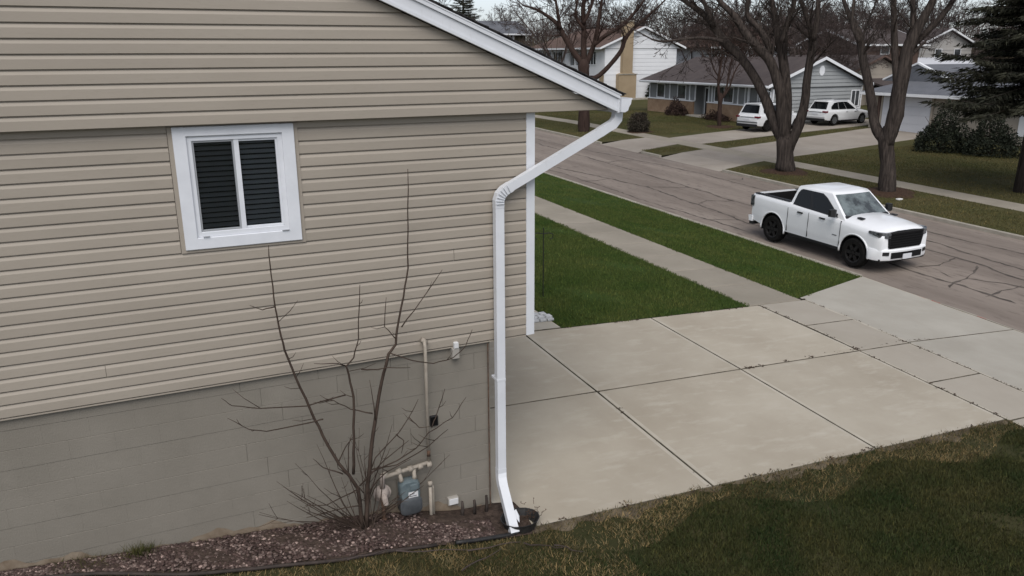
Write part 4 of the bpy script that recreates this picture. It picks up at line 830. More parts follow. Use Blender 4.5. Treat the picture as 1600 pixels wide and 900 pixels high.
def wood_tree(i,x,y,s,rz,label,grp,sz=1.0):
    t=thing('bare_tree',label,'tree',(x,y,g(x,y)),rz,grp); t.scale=(s,s,s*sz)
    for nm,me in zip(('trunk','crown'),TM[i%len(TM)]): link(bpy.data.objects.new(nm,me),t)
random.seed(5)
CX,CY=-4.0,-8.13
def ray(px,dist):                                          # a spot in the wood: bearing from the street corner and distance
    a=R(24.64)+math.atan((px-800)/1240); return CX+dist*math.sin(a), CY+dist*math.cos(a)
n=0
for dist,x0,x1,step in ((62,1235,1330,34),(80,1090,1420,70),(94,860,1440,75),(96,1545,1700,60),(102,1010,1420,60),(108,830,1660,84),(116,620,1660,62),(140,600,1680,52)):
    px=x0
    while px<x1:
        q=px+random.uniform(-18,18); dd=dist*random.uniform(.94,1.07); x,y=ray(q,dd)
        if not (40<x<57 and 66<y<90) and not (36<x<48 and 35<y<56) and not (1410<q<1555 and dd<132) and not (1308<q<1402 and dd<100) and not (690<q<765 and dd<125) and not (640<q<800 and dd<104):
            wood_tree(n,x,y,random.uniform(.8,1.25)*(1.0 if dist>80 else .85),random.uniform(0,6.28),'bare brown tree in the wood behind the houses','bare trees in the wood behind the houses'); n+=1
        px+=step
# brush and thin far wood that reads as one mass
b=MB(); random.seed(9)
for k in range(520):
    x,y=ray(random.uniform(560,1720),random.uniform(128,178)); z=g(x,y); h=random.uniform(4,10)
    p=Vector((x,y,z)); pts,_=limb_path(p,Vector((random.uniform(-.15,.15),random.uniform(-.15,.15),1)),h,4,.1,.05); b.tube(pts,[.11,.09,.07,.05,.02],3,cap=False)
    for j in range(12):
        i=random.randint(0,3); grow(b,pts[i].lerp(pts[i+1],random.random()),Vector((random.uniform(-1,1),random.uniform(-1,1),random.uniform(.2,1.2))).normalized(),random.uniform(1.5,4),.04,2,3,[0,0,3],.04,.022)
tag(b.build('woodland','barkwood',fix=False),'brown leafless woodland closing the view behind the houses','woodland',kind='stuff')
b=MB()
for k in range(4200):
    q=random.uniform(600,1720); x,y=ray(q,random.uniform(96,132) if q<1020 else random.uniform(137,150) if 1405<q<1560 else random.uniform(108,150)); z=g(x,y); p=Vector((x,y,z)); h=random.uniform(2.5,8.5)
    for j in range(4):
        d=Vector((random.uniform(-.5,.5),random.uniform(-.5,.5),1)).normalized(); e=p+d*h*random.uniform(.6,1); b.tube([p,p.lerp(e,.5)+Vector((random.uniform(-.3,.3),0,0)),e],[.055,.04,.02],3,cap=False)
tag(b.build('brush','brush',fix=False),'tangled brown brush under the far trees','brush',kind='stuff')

# ------------------------------------------------------------------ houses across the street
def pbox(parent,name,m,*bx):
    b=MB()
    for q in bx: b.box(*q)
    return b.build(name,m,parent)
def boards(parent,name,m,axis,face,a0,a1,z0,z1,h,top=None,out=-1,th=.05):
    """horizontal boards on a wall; axis 'x': wall runs along x at y=face; top(z)->(a0,a1) trims them under a gable"""
    z=z0
    while z<z1-.03:
        ze=min(z+h,z1); l0,h0=(a0,a1) if top is None else top(z); l1,h1=(a0,a1) if top is None else top(ze)
        l0,h0,l1,h1=max(l0,a0),min(h0,a1),max(l1,a0),min(h1,a1)
        if h0-l0>.1 and h1>=l1:
            b=MB(); pr=[(0,z+.012,0),(out*th,z,0),(out*th,z+.02,0),(out*.006,ze,1),(0,ze,1)]
            if axis=='x': b.loft([[((l0,l1)[k],face+o,zz) for o,zz,k in pr],[((h0,h1)[k],face+o,zz) for o,zz,k in pr]])
            else: b.loft([[(face+o,(l0,l1)[k],zz) for o,zz,k in pr],[(face+o,(h0,h1)[k],zz) for o,zz,k in pr]])
            b.build(name,m,parent)
        z+=h
def window_far(parent,axis,face,a0,a1,z0,z1,out=-1,frame='whiteside',mull=1,fw=.07):
    f=MB(); d0,d1=(face+out*.05,face+.0) if out<0 else (face,face+.05)
    def bx(b,a,c,zz0,zz1,e0,e1):
        if axis=='x': b.box(a,c,e0,e1,zz0,zz1)
        else: b.box(e0,e1,a,c,zz0,zz1)
    bx(f,a0,a0+fw,z0,z1,d0,d1); bx(f,a1-fw,a1,z0,z1,d0,d1); bx(f,a0+fw,a1-fw,z0,z0+fw,d0,d1); bx(f,a0+fw,a1-fw,z1-fw,z1,d0,d1)
    for k in range(1,mull):
        c=a0+(a1-a0)*k/mull; bx(f,c-fw*.35,c+fw*.35,z0+fw,z1-fw,d0+.008,d1)
    o=f.build('window',frame,parent)
    for k in range(mull):
        c0=a0+fw+(a1-a0-2*fw)*k/mull; c1=a0+fw+(a1-a0-2*fw)*(k+1)/mull; p=MB(); bx(p,c0+.01,c1-.01,z0+fw,z1-fw,face-.02 if out<0 else face+.005,face-.005 if out<0 else face+.02); p.build('pane','pane',o)
    return o
def roof2(parent,axis,e0,e1,r,ze,zr,a0,a1,m,th=.14,fascia='whiteside',hip0=0,hip1=0,ze1=None,gable=None):
    """two slopes: eaves at e0/e1, ridge at r; a0..a1 along the ridge (hip pulls the ridge ends in)"""
    ze1=ze if ze1 is None else ze1
    S=lambda a,e,z:(e,a,z) if axis=='y' else (a,e,z)
    b=MB(); top=[S(a0,e0,ze),S(a1,e0,ze),S(a1,e1,ze1),S(a0,e1,ze1),S(a0+hip0,r,zr),S(a1-hip1,r,zr)]; bot=[(x,y,z-th) for x,y,z in top]
    b.add(top+bot,[(0,1,5,4),(3,2,5,4),(6,7,11,10),(9,8,11,10),(0,1,7,6),(2,3,9,8)]+([(0,3,4),(3,0,6,9),(6,9,10)] if hip0 else [(0,4,10,6),(4,3,9,10)])+([(1,2,5),(1,2,8,7),(7,8,11)] if hip1 else [(1,7,11,5),(5,11,8,2)]) if (hip0 or hip1) else
          [(0,1,5,4),(2,3,4,5),(6,10,11,7),(8,11,10,9),(0,6,7,1),(2,8,9,3),(0,4,10,6),(4,3,9,10),(1,7,11,5),(5,11,8,2)])
    o=b.build('roof',m,parent)
    f=MB(); q=.03
    for e,z,s in ((e0,ze,-1),(e1,ze1,1)):
        if axis=='y': f.box(min(e,e+s*q)-.0,max(e,e+s*q),a0,a1,z-th-.06,z-.01)
        else: f.box(a0,a1,min(e,e+s*q),max(e,e+s*q),z-th-.06,z-.01)
    for a,h,s in ((a0,hip0,-1),(a1,hip1,1)):
        if h: continue
        for e,z in ((e0,ze),(e1,ze1)):
            f.prism([S(a+s*.002,e,z-th-.05),S(a+s*.002,e,z+.02),S(a+s*.002,r,zr+.02),S(a+s*.002,r,zr-th-.05)],S(s*.035,0,0) if True else 0)
    f.build('fascia',fascia,parent)
    if gable:
        for a,h,sg in ((a0+.6,hip0,1),(a1-.6,hip1,-1)):
            if h: continue
            q=MB(); q.prism([S(a,e0+.5,ze-.25),S(a,e1-.5,ze1-.25),S(a,r,zr-.2)],S(sg*.2,0,0)); q.build('gable_wall',gable,parent)
    return o
# --- grey ranch house
rh=thing('ranch_house','low grey ranch house with tan brick base, dark roof and a long front of windows','house',(37.7,45,-1.7))
pbox(rh,'wall','greywall',(37.7,46.4,37.52,44.75,-2.1,.86),(37.7,46.4,46.5,53.0,-2.1,.86),(38.5,46.4,44.75,46.5,-2.1,.86))
for y0,y1 in ((46.55,53.05),(37.5,44.7)):
    wz=MB(); wz.box(37.52,37.70,y0,y1,-2.1,-.60); bw=wz.build('brick_wall','basebrick',rh)
    k=0; z=-1.95
    pbox(rh,'sill','whiteside',(37.47,37.72,y0-.03,y1+.03,-.60,-.52))
roof2(rh,'y',36.85,47.1,42.04,.98,2.92,37.05,53.5,'roofgrey',hip1=1.2)
boards(rh,'siding_board','greyside','x',37.5,37.7,46.4,-2.0,.72,.27)
pbox(rh,'seam_trim','greywall',(37.7,46.4,37.46,37.5,.72,.80))
boards(rh,'siding_board','greyside','x',37.42,37.3,46.8,.80,2.86,.27,top=lambda z:(42.04-(2.74-z)*2.52,42.04+(2.74-z)*2.52))
pbox(rh,'corner_trim','whiteside',(37.66,37.76,37.44,37.52,-2,.72),(46.36,46.44,37.44,37.52,-2,.72))
b=MB(); b.prism([(42.08+.27*math.cos(R(22.5+45*i)),37.36,1.95+.38*math.sin(R(22.5+45*i))) for i in range(8)],(0,.06,0)); b.build('gable_vent','whiteside',rh)
window_far(rh,'x',37.45,45.3,46.2,-.75,.5,frame='whiteside',mull=2)
for y0,y1,m_ in ((50.7,51.9,1),(47.7,48.9,1),(41.7,44.0,2)): window_far(rh,'y',37.68,y0,y1,-.5,.72,mull=m_)
for y in (53.0,50.0,47.2,46.45,44.72,44.3,41.2,40.4,39.0,37.6): pbox(rh,'panel_trim','whiteside',(37.64,37.7,y-.05,y+.05,-.52,.82))
pbox(rh,'panel_trim','whiteside',(37.62,37.70,39.9,40.1,-.52,.82))
window_far(rh,'y',37.68,37.9,38.8,-.5,.72)
d=pbox(rh,'door','door',(38.40,38.47,45.05,46.05,-1.62,.45)); pbox(d,'pane','pane',(38.385,38.40,45.3,45.8,-1.2,.2)); pbox(rh,'door_frame','whiteside',(38.44,38.5,44.9,45.05,-1.65,.55),(38.44,38.5,46.05,46.2,-1.65,.55),(38.44,38.5,45.05,46.05,.45,.55))
pbox(rh,'step','concrete_grey',(36.9,38.5,44.7,46.6,-2.0,-1.63)); pbox(rh,'mailbox','whiteside',(37.9,38.0,44.8,44.95,-.6,-.35))
b=MB(); b.prism([(36.80,37.1,.93),(36.80,37.1,.82),(36.71,37.1,.82),(36.68,37.1,.93)],(0,16.3,0)); b.build('gutter','whiteside',rh)
b=MB(); b.tube([(36.75,37.6,.8),(37.1,37.58,.62),(37.55,37.56,.5),(37.6,37.56,-1.9)],.05,6); b.build('downspout','whiteside',rh)
# --- white two storey house
wh=thing('white_house','white two storey house with brown roof and a broad tan brick chimney','house',(46.5,75,-1.4))
pbox(wh,'wall','whiteside',(41.95,51.2,68.0,73.0,-1.9,3.74),(41.95,51.2,76.2,85.2,1.1,3.74),(43.3,51.2,73.0,76.2,-1.9,3.74),(42.9,51.2,76.2,85.2,-1.9,1.1))
boards(wh,'siding_board','whiteside','x',67.98,41.95,51.2,1.02,3.70,.42,th=.022)
boards(wh,'siding_board','whiteside','x',67.98,41.95,51.2,-1.5,1.0,.62,th=.02)
pbox(wh,'seam_trim','greyside',(41.95,51.2,67.93,67.98,3.70,3.76))
boards(wh,'siding_board','whiteside','x',67.95,41.6,51.6,3.76,5.9,.42,top=lambda z:(46.6-(5.86-z)*2.45,46.6+(5.86-z)*2.45),th=.02)
b=MB(); b.prism([(41.6,68.0,3.75),(51.6,68.0,3.75),(46.6,68.0,5.85)],(0,.3,0)); b.build('gable_wall','whiteside',wh)
roof2(wh,'y',41.1,52.1,46.6,3.86,6.05,67.5,85.9,'roofbrown',hip1=5)
ch=MB(); ch.box(43.4,45.62,67.35,68.0,-1.8,1.05); ch.prism([(43.4,67.35,1.05),(45.62,67.35,1.05),(45.12,67.35,1.22),(43.9,67.35,1.22)],(0,.6,0)); ch.box(43.9,45.12,67.4,68.0,1.22,6.5)
c_=ch.build('chimney','tanbrick',wh); pbox(c_,'chimney_cap','concrete_grey',(43.82,45.2,67.32,68.1,6.5,6.62)); pbox(c_,'chimney_ledge','kerb',(43.32,45.70,67.28,67.36,1.04,1.12))
window_far(wh,'y',41.93,80.3,82.7,2.1,3.5,mull=4,fw=.1); window_far(wh,'y',41.93,77.4,79.8,2.1,3.5,mull=4,fw=.1); window_far(wh,'y',41.93,69.7,71.5,2.0,3.5,mull=3,fw=.1)
for y in (73.1,74.6,76.0): pbox(wh,'porch_post','whiteside',(41.95,42.15,y-.1,y+.1,-1.7,3.7))
d=pbox(wh,'door','door',(43.24,43.3,74.0,75.2,-1.4,.9)); pbox(wh,'balcony_rail','whiteside',(41.97,42.05,73.2,75.9,1.1,1.95))
pbox(wh,'lower_wall','tanbrick',(41.92,42.0,68.1,69.0,-1.8,1.0)); window_far(wh,'y',41.93,69.6,72.2,-.6,.9,mull=2,frame='roofbrown')
# retaining edge by the chimney
tag(MB().cbox(41.2,46.6,65.9,66.3,-1.75,-1.38,.03).build('retaining_wall','kerb'),'low pale stone edging along the lawn below the tan chimney','low wall')
# --- house with the white garage door
gh=thing('garage_house','house with blue grey hip roof and a wide white garage door, partly behind the spruce','house',(46,28,-1.9))
pbox(gh,'wall','taupe',(43,54,14,33.45,-2.4,.42))
gd=pbox(gh,'garage_door','garwhite',(42.93,43.0,28.55,32.35,-1.98,.33))
for k in range(4): pbox(gd,'door_panel','garwhite',(42.905,42.93,28.58,32.32,-1.96+.57*k,-1.96+.57*k+.55))
pbox(gh,'door_frame','taupe',(42.90,43.0,32.36,32.5,-2,.42),(42.90,43.0,28.4,28.54,-2,.42),(42.9,43,28.54,32.36,.34,.44))
pbox(gh,'dark_post','roofbrown',(42.85,43.0,32.55,32.75,-2,.42))
roof2(gh,'y',42.15,54.5,47.2,.60,2.05,13.4,33.75,'roofblue',hip0=3,hip1=3.2)
b=MB(); b.prism([(44.6,34.0,1.28),(44.6,28.6,1.28),(44.6,31.35,2.42)],(6,0,0)); b.build('cross_gable','roofblue',gh)
b=MB()
for y in (34.05,28.55): b.prism([(44.55,y,1.30),(44.55,y,1.42),(44.55,31.35,2.56),(44.55,31.35,2.44)],(.25,0,0))
b.build('gable_trim','whiteside',gh)
pbox(gh,'white_panel','whiteside',(42.94,43,20.0,22.6,-1.6,.3)); window_far(gh,'y',42.95,16,18.5,-.8,.4,mull=2)
# --- houses further back
hb=thing('pale_house','pale grey gabled house with two small white framed windows in the upper right','house',(86,64,0))
pbox(hb,'wall','beigeside',(82.3,91.5,62.02,76,-2,3.85)); boards(hb,'siding_board','beigeside','x',62.0,82.3,91.5,-1,3.8,.4)
b=MB(); b.prism([(81.6,62.1,3.85),(92.2,62.1,3.85),(86.9,62.1,5.85)],(0,.3,0)); b.build('gable_wall','beigeside',hb)
roof2(hb,'y',81.2,92.6,86.9,3.9,6.0,61.5,77,'roofgrey')
window_far(hb,'x',61.93,84.9,86.1,2.4,3.6); window_far(hb,'x',61.93,88.3,89.5,2.4,3.6)
lw=thing('low_annexe','long low whitish roofed annexe in front of the pale gabled house','house',(80,57,0))
pbox(lw,'wall','whiteside',(74,88,57,61.3,-2,1.7)); roof2(lw,'x',56.2,61.4,60.8,1.75,2.6,73.4,88.5,'garwhite',gable='whiteside')
ht=thing('taupe_house','taupe gable ended house with dark roof edges between the two big trees','house',(57.7,50,-1.3))
pbox(ht,'wall','taupe',(54.2,61.2,46.02,58,-2,1.35)); b=MB(); b.prism([(53.9,46.0,1.3),(61.5,46.0,1.3),(57.7,46.0,2.8)],(0,.25,0)); b.build('gable_wall','taupe',ht)
roof2(ht,'y',53.4,62.0,57.7,1.35,3.0,45.5,58.5,'roofgrey',fascia='roofbrown')
pbox(ht,'lean_to','taupe',(56.5,61,43.2,46.0,-2,.1)); b=MB(); b.prism([(55.8,42.8,.2),(55.8,46.0,.95),(55.8,46.0,.8),(55.8,42.8,.05)],(6,0,0)); b.build('porch_roof','roofgrey',ht)
hd=thing('brown_house','dark brown house with one white framed upper window behind the taupe gable','house',(69,58,0))
pbox(hd,'wall','roofbrown',(64,73,54.5,62,-2,4.0)); window_far(hd,'x',54.45,67.2,68.5,3.0,4.0); roof2(hd,'x',53.8,62.8,58.3,4.05,5.6,63.3,73.8,'roofgrey',gable='roofbrown')
hr=thing('red_roof_house','house with a faded reddish brown roof behind the ranch house','house',(64,74,0))
pbox(hr,'wall','whiteside',(58.3,70,70.5,79,-2,3.9)); roof2(hr,'x',69.6,80,74.8,3.95,6.3,57.2,71,'roofbrown',hip0=4); window_far(hr,'x',70.45,60,62,2.2,3.4,mull=2); window_far(hr,'x',70.45,65,67,2.2,3.4,mull=2)
hl=thing('slatted_house','far house with grey roof and pale slatted upper wall above the near roof edge','house',(42,99,0))
pbox(hl,'wall','brush',(39.2,46,96,104,-2,5.75))
for k in range(9): pbox(hl,'slat','whiteside',(40.0+.5*k,40.22+.5*k,95.9,96.0,3.9,5.7))
roof2(hl,'x',95.2,104.8,100,5.9,7.7,38.6,46.5,'roofblue',gable='brush')
hk=thing('dark_roof_house','dark roofed low house left of the white two storey house','house',(40,93,0))
pbox(hk,'wall','whiteside',(36.6,43.6,90.0,97,-2.0,2.85)); roof2(hk,'x',89.2,98,93.6,2.95,4.4,36,44.3,'roofgrey',gable='whiteside')
# garden plant stand and litter
hs_=thing('garden_hook','thin black iron garden hook standing in the front lawn','garden hook',(3.95,7.5,g(3.95,7.5)))
hx,hy=3.95,7.5; hz=g(hx,hy)
b=MB(); b.tube([(hx,hy,hz-.1),(hx,hy,hz+.8),(hx,hy,hz+1.62)],.012,6); b.build('pole','iron',hs_)
for s in (-1,1):
    b=MB(); b.tube([(hx,hy,hz+1.48),(hx+s*.12,hy-s*.05,hz+1.50),(hx+s*.20,hy-s*.08,hz+1.47),(hx+s*.19,hy-s*.08,hz+1.38),(hx+s*.13,hy-s*.06,hz+1.36)],.011,5); b.build('hook','iron',hs_)
tag(MB().cbox(23.8,24.05,14.5,14.65,g(24,14.5)-.01,g(24,14.5)+.05,.01).build('paper_litter','litter'),'small white scrap of litter on the strip across the street','litter')

# ------------------------------------------------------------------ vehicles
def boolean(o,cutters):
    for c in cutters:
        c.parent=o.parent
        m=o.modifiers.new('b','BOOLEAN'); m.operation='DIFFERENCE'; m.solver='EXACT'; m.object=c
    bpy.context.view_layer.update(); dg=bpy.context.evaluated_depsgraph_get()
    me=bpy.data.meshes.new_from_object(o.evaluated_get(dg)); o.modifiers.clear(); o.data=me
    for c in cutters: bpy.data.objects.remove(c)
def body_rings(st):
    out=[]
    for x,hw,zb,zs,zc in st:
        h=[(-hw*.80,zb),(-hw*.965,zb+.03),(-hw*.985,zb+(zs-zb)*.20),(-hw*1.0,zb+(zs-zb)*.30),(-hw*.99,zb+(zs-zb)*.62),(-hw*1.0,zs-.15),(-hw*.965,zs-.04),(-hw*.92,zs),(-hw*.6,zs+(zc-zs)*.75),(-hw*.25,zc)]
        out.append([(x,y,z) for y,z in h]+[(x,-y,z) for y,z in reversed(h)])
    return out
def wheel(parent,x,y,r,w,sgn,rim='rimdark',steer=0):
    wo_=bpy.data.objects.new('wheel',None); link(wo_,parent); wo_.location=(x,y,r); wo_.rotation_euler=(0,0,steer)
    b=MB(); prof=[(-w/2,r*.66),(-w/2,r*.90),(-w/2+.03,r*.98),(-w/2+.06,r),(w/2-.06,r),(w/2-.03,r*.98),(w/2,r*.90),(w/2,r*.66)]; n=28
    b.loft([[(rr*math.cos(2*math.pi*i/n),yy,rr*math.sin(2*math.pi*i/n)) for i in range(n)] for yy,rr in prof],cap=False); autosmooth(b.build('tyre','tyre',wo_,world=False),40)
    b=MB(); o_=sgn*w/2
    b.loft([[(rr*math.cos(2*math.pi*i/n),yy,rr*math.sin(2*math.pi*i/n)) for i in range(n)] for yy,rr in ((o_*.98,r*.67),(o_*.92,r*.60),(o_*.35,r*.56))],cap=False)
    b.tube([(0,o_*.2,0),(0,o_*.9,0)],[r*.14,r*.11],10); b.loft([[(r*.56*math.cos(2*math.pi*i/n),o_*.30,r*.56*math.sin(2*math.pi*i/n)) for i in range(n)],[(r*.56*math.cos(2*math.pi*i/n),o_*.28,r*.56*math.sin(2*math.pi*i/n)) for i in range(n)]])
    for k in range(6):
        a=2*math.pi*k/6; c,s=math.cos(a),math.sin(a); q=.055
        pr=[(r*.10*c-q*s,r*.10*s+q*c),(r*.62*c-q*.75*s,r*.62*s+q*.75*c),(r*.62*c+q*.75*s,r*.62*s-q*.75*c),(r*.10*c+q*s,r*.10*s-q*c)]
        b.prism([(u,o_*.62,v) for u,v in pr],(0,o_*.26,0))
    autosmooth(b.build('rim',rim,wo_,world=False),30)
    return wo_
def cyl(x,y0,y1,z,r,n=32):
    b=MB(); b.loft([[(x+r*math.cos(2*math.pi*i/n),yy,z+r*math.sin(2*math.pi*i/n)) for i in range(n)] for yy in (y0,y1)]); return b
class Cab:
    """greenhouse between a belt rectangle and a roof rectangle"""
    def __init__(s,xr,xf,hw,zb,xr2,xf2,hw2,zr,xm=None): s.__dict__.update(locals())
    def side(s,sy,u,v,off=.0):
        x=(s.xr+(s.xf-s.xr)*u)*(1-v)+(s.xr2+(s.xf2-s.xr2)*u)*v; y=s.hw*(1-v)+s.hw2*v; n=Vector((0,s.zr-s.zb,s.hw-s.hw2)).normalized()
        return Vector((x,sy*(y+n.y*off),s.zb+(s.zr-s.zb)*v+n.z*off))
    def front(s,u,v,off=0.0,back=False):
        a,b_=(s.xr,s.xr2) if back else (s.xf,s.xf2); k=-1 if back else 1
        bow=.10*(1-(2*u-1)**2)*(0.5 if back else 1)
        x=a*(1-v)+b_*v; y=(s.hw*(1-v)+s.hw2*v)*(2*u-1)*.97; n=Vector((k*(s.zr-s.zb),0,k*(a-b_))).normalized()
        return Vector((x+k*bow*.6+n.x*off,y,s.zb+(s.zr-s.zb)*v+n.z*off))
    def rings(s,crown=.05):
        out=[]
        def ring(v,inset,zadd):
            pts=[]; N=7
            for i in range(N): 
                p=s.front(i/(N-1),v); pts.append(Vector((p.x-inset,p.y*(1-inset*.6),p.z+zadd)))
            for i in range(N):
                p=s.front(1-i/(N-1),v,0,True); pts.append(Vector((p.x+inset,p.y*(1-inset*.6),p.z+zadd)))
            return [tuple(p) for p in pts]
        for v,i_,za in ((-.12,0,0),(0,0,0),(.5,0,0),(.94,0,0),(1.0,.03,.012),(1.0,.10,.03),(1.0,.28,crown)): out.append(ring(v,i_,za))
        return out
    def glass(s,parent,name,m,fn,quads,th=.012,off=.006):
        """poly of (u,v) mapped through fn with a little thickness, rounded by giving many points"""
        b=MB(); a=[fn(u,v,off) for u,v in quads]; c=[fn(u,v,-th) for u,v in quads]; n=len(a)
        b.add(a+c,[tuple(range(n)),tuple(range(2*n-1,n-1,-1))]+[(i,(i+1)%n,n+(i+1)%n,n+i) for i in range(n)])
        return b.build(name,m,parent,world=False)
def pane_grid(c,parent,name,m,u0,u1,v0,v1,back=False,off=.014,nu=12,nv=4):
    b=MB(); pt=[c.front(u0+(u1-u0)*i/nu,v0+(v1-v0)*j/nv,off,back) for j in range(nv+1) for i in range(nu+1)]; pi=[c.front(u0+(u1-u0)*i/nu,v0+(v1-v0)*j/nv,off-.02,back) for j in range(nv+1) for i in range(nu+1)]
    n=len(pt); b.add(pt+pi,[(j*(nu+1)+i,j*(nu+1)+i+1,(j+1)*(nu+1)+i+1,(j+1)*(nu+1)+i) for j in range(nv) for i in range(nu)])
    for i in range(nu):
        for j in (0,nv): a=j*(nu+1)+i; b.add([],[]); b.f.append((a,a+1,n+a+1,n+a)); b.mi.append(0)
    for j in range(nv):
        for i in (0,nu): a=j*(nu+1)+i; b.f.append((a,a+nu+1,n+a+nu+1,n+a)); b.mi.append(0)
    o=b.build(name,m,parent,world=False); autosmooth(o,40); return o
def strip(fn,u0,u1,v0,v1,n=6): return [(u0+(u1-u0)*i/n,v0) for i in range(n+1)]+[(u1-(u1-u0)*i/n,v1) for i in range(n+1)]
# --- pickup truck
K=.915
tx,ty=15.42,9.93
truck=thing('pickup_truck','white four door pickup truck with black grille and dark wheels parked at the near kerb','pickup truck',(tx,ty,gr(tx,ty)+.005))
truck.rotation_euler=(0,.02,R(-90))
st=[(-2.97,.90,.64,1.36,1.37),(-2.93,.965,.54,1.45,1.46),(-2.5,.995,.47,1.46,1.47),(-1.05,1.0,.44,1.43,1.44),(0,1.0,.43,1.39,1.41),(.95,1.0,.43,1.35,1.39),(1.2,1.0,.43,1.32,1.43),(1.7,.998,.43,1.29,1.43),(2.3,.985,.45,1.25,1.39),(2.62,.965,.47,1.21,1.34),(2.80,.93,.50,1.17,1.275),(2.86,.89,.53,1.13,1.20)]
st=[(q[0]*K,*q[1:]) for q in st]
WR,WX0,WX1=.435,-1.80*K,1.88*K
b=MB(); b.loft(body_rings(st)); body=b.build('body','paint',truck,world=False)
cut=[cyl(WX0,-1.3,1.3,WR+.02,.52).build('tmp','paint'),cyl(WX1,-1.3,1.3,WR+.02,.52).build('tmp','paint'),MB().box(-2.82*K,-1.12*K,-.80,.80,.86,1.8).build('tmp','paint')]
boolean(body,cut); autosmooth(body,48)
for wx in (WX0,WX1):                                       # dark wheel wells
    b=MB(); b.box(wx-.56,wx+.56,-.62,.62,.42,1.0); b.build('wheel_well','matte',truck,world=False)
    for sy in (-1,1):
        b=MB(); n=16; q=[]
        for i in range(n+1):
            a=R(-14+208*i/n); q.append((wx+.515*math.cos(a),WR+.02+.515*math.sin(a)))
        for i in range(n):
            (x0,z0),(x1,z1)=q[i],q[i+1]; b.add([(x0,sy*.60,z0),(x1,sy*.60,z1),(x1,sy*.975,z1),(x0,sy*.975,z0)],[(0,1,2,3)])
        b.build('wheel_arch','matte',truck,world=False)
        b=MB(); b.tube([(wx+.535*math.cos(R(-8+196*i/18)),sy*.972,WR+.02+.535*math.sin(R(-8+196*i/18))) for i in range(19)],.030,7); b.build('arch_lip','paint',truck,smooth=True,world=False)
b=MB(); b.box(-2.82*K,-1.13*K,-.80,.80,.85,.862); b.box(-2.82*K,-2.80*K,-.80,.80,.862,1.42); b.box(-1.15*K,-1.13*K,-.80,.80,.862,1.42)
for s in (-1,1): b.box(-2.80*K,-1.15*K,min(s*.80,s*.785),max(s*.80,s*.785),.862,1.42)
for wx in (WX0,): 
    for s in (-1,1): b.box(wx-.48,wx+.48,min(s*.785,s*.55),max(s*.785,s*.55),.862,1.08)
b.build('bed_liner','matte',truck,world=False)
for s in (-1,1): b=MB(); b.cbox(-2.86*K,-1.10*K,min(s*.79,s*.95),max(s*.79,s*.95),1.448,1.475,.006); b.build('bed_rail','trim',truck,world=False)
cab=Cab(-1.10*K,1.32*K,.955,1.35,-.93*K,.52*K,.775,1.97)
b=MB(); b.loft(cab.rings(.055)); cabo=b.build('cab','paint',truck,world=False); autosmooth(cabo,50)
for sy in (1,-1):
    f=lambda u,v,o,sy=sy: cab.side(sy,u,v,o)
    cab.glass(truck,'side_window','carglass',f,[(.065,.10),(.40,.06),(.40,.90),(.16,.90),(.105,.84),(.07,.68)])
    cab.glass(truck,'window_pillar','trim',f,[(.40,.06),(.455,.055),(.455,.90),(.40,.90)])
    cab.glass(truck,'side_window','carglass',f,[(.455,.055),(.88,.02),(.905,.06),(.88,.40),(.82,.74),(.74,.90),(.455,.90)])
    cab.glass(truck,'belt_trim','trim',f,[(.06,.05),(.90,-.02),(.90,.03),(.06,.10)],off=.010)
pane_grid(cab,truck,'windscreen','windscreen',.05,.95,.07,.91)
pane_grid(cab,truck,'windscreen_cowl','trim',.03,.97,-.02,.07,nv=1)
pane_grid(cab,truck,'rear_window','carglass',.08,.92,.14,.86,True)
b=MB()
for y in (-.62,-.1): 
    p=[cab.front(.5+y/1.9,.03,.016),cab.front(.5+y/1.9+.19,.07,.018)]; b.tube(p,.012,4)
b.build('wiper','trim',truck,world=False)
# nose
nx=2.86*K
gp=[(.64,1.20),(.70,1.10),(.64,.76),(.54,.70),(-.54,.70),(-.64,.76),(-.70,1.10),(-.64,1.20),(-.3,1.225),(.3,1.225)]
b=MB(); b.prism([(nx-.10,y,z) for y,z in gp],(.135,0,0)); gri=b.build('grille','matte',truck,world=False)
for k in range(6): 
    z=.76+.07*k; b=MB(); b.box(nx+.035,nx+.047,-.60,.60,z,z+.022); b.build('grille_bar','void',gri,world=False)
b=MB(); b.cbox(nx+.03,nx+.05,-.65,.65,1.165,1.212,.006); b.build('grille_surround','trim',gri,world=False)
for s in (-1,1):
    b=MB(); b.loft([[(nx+.05,s*.64,1.20),(nx+.05,s*.64,1.035),(nx-.1,s*.64,1.035),(nx-.1,s*.64,1.20)],[(nx+.012,s*.82,1.20),(nx+.012,s*.82,1.05),(nx-.14,s*.82,1.05),(nx-.14,s*.82,1.20)],[(nx-.09,s*.955,1.205),(nx-.09,s*.955,1.07),(nx-.25,s*.88,1.07),(nx-.25,s*.88,1.205)],[(nx-.20,s*.995,1.21),(nx-.20,s*.995,1.10),(nx-.30,s*.93,1.10),(nx-.30,s*.93,1.21)],[(nx-.42,s*1.005,1.205),(nx-.42,s*1.005,1.14),(nx-.42,s*.94,1.14),(nx-.42,s*.94,1.205)]])
    h=b.build('headlight','lamp',truck,world=False)
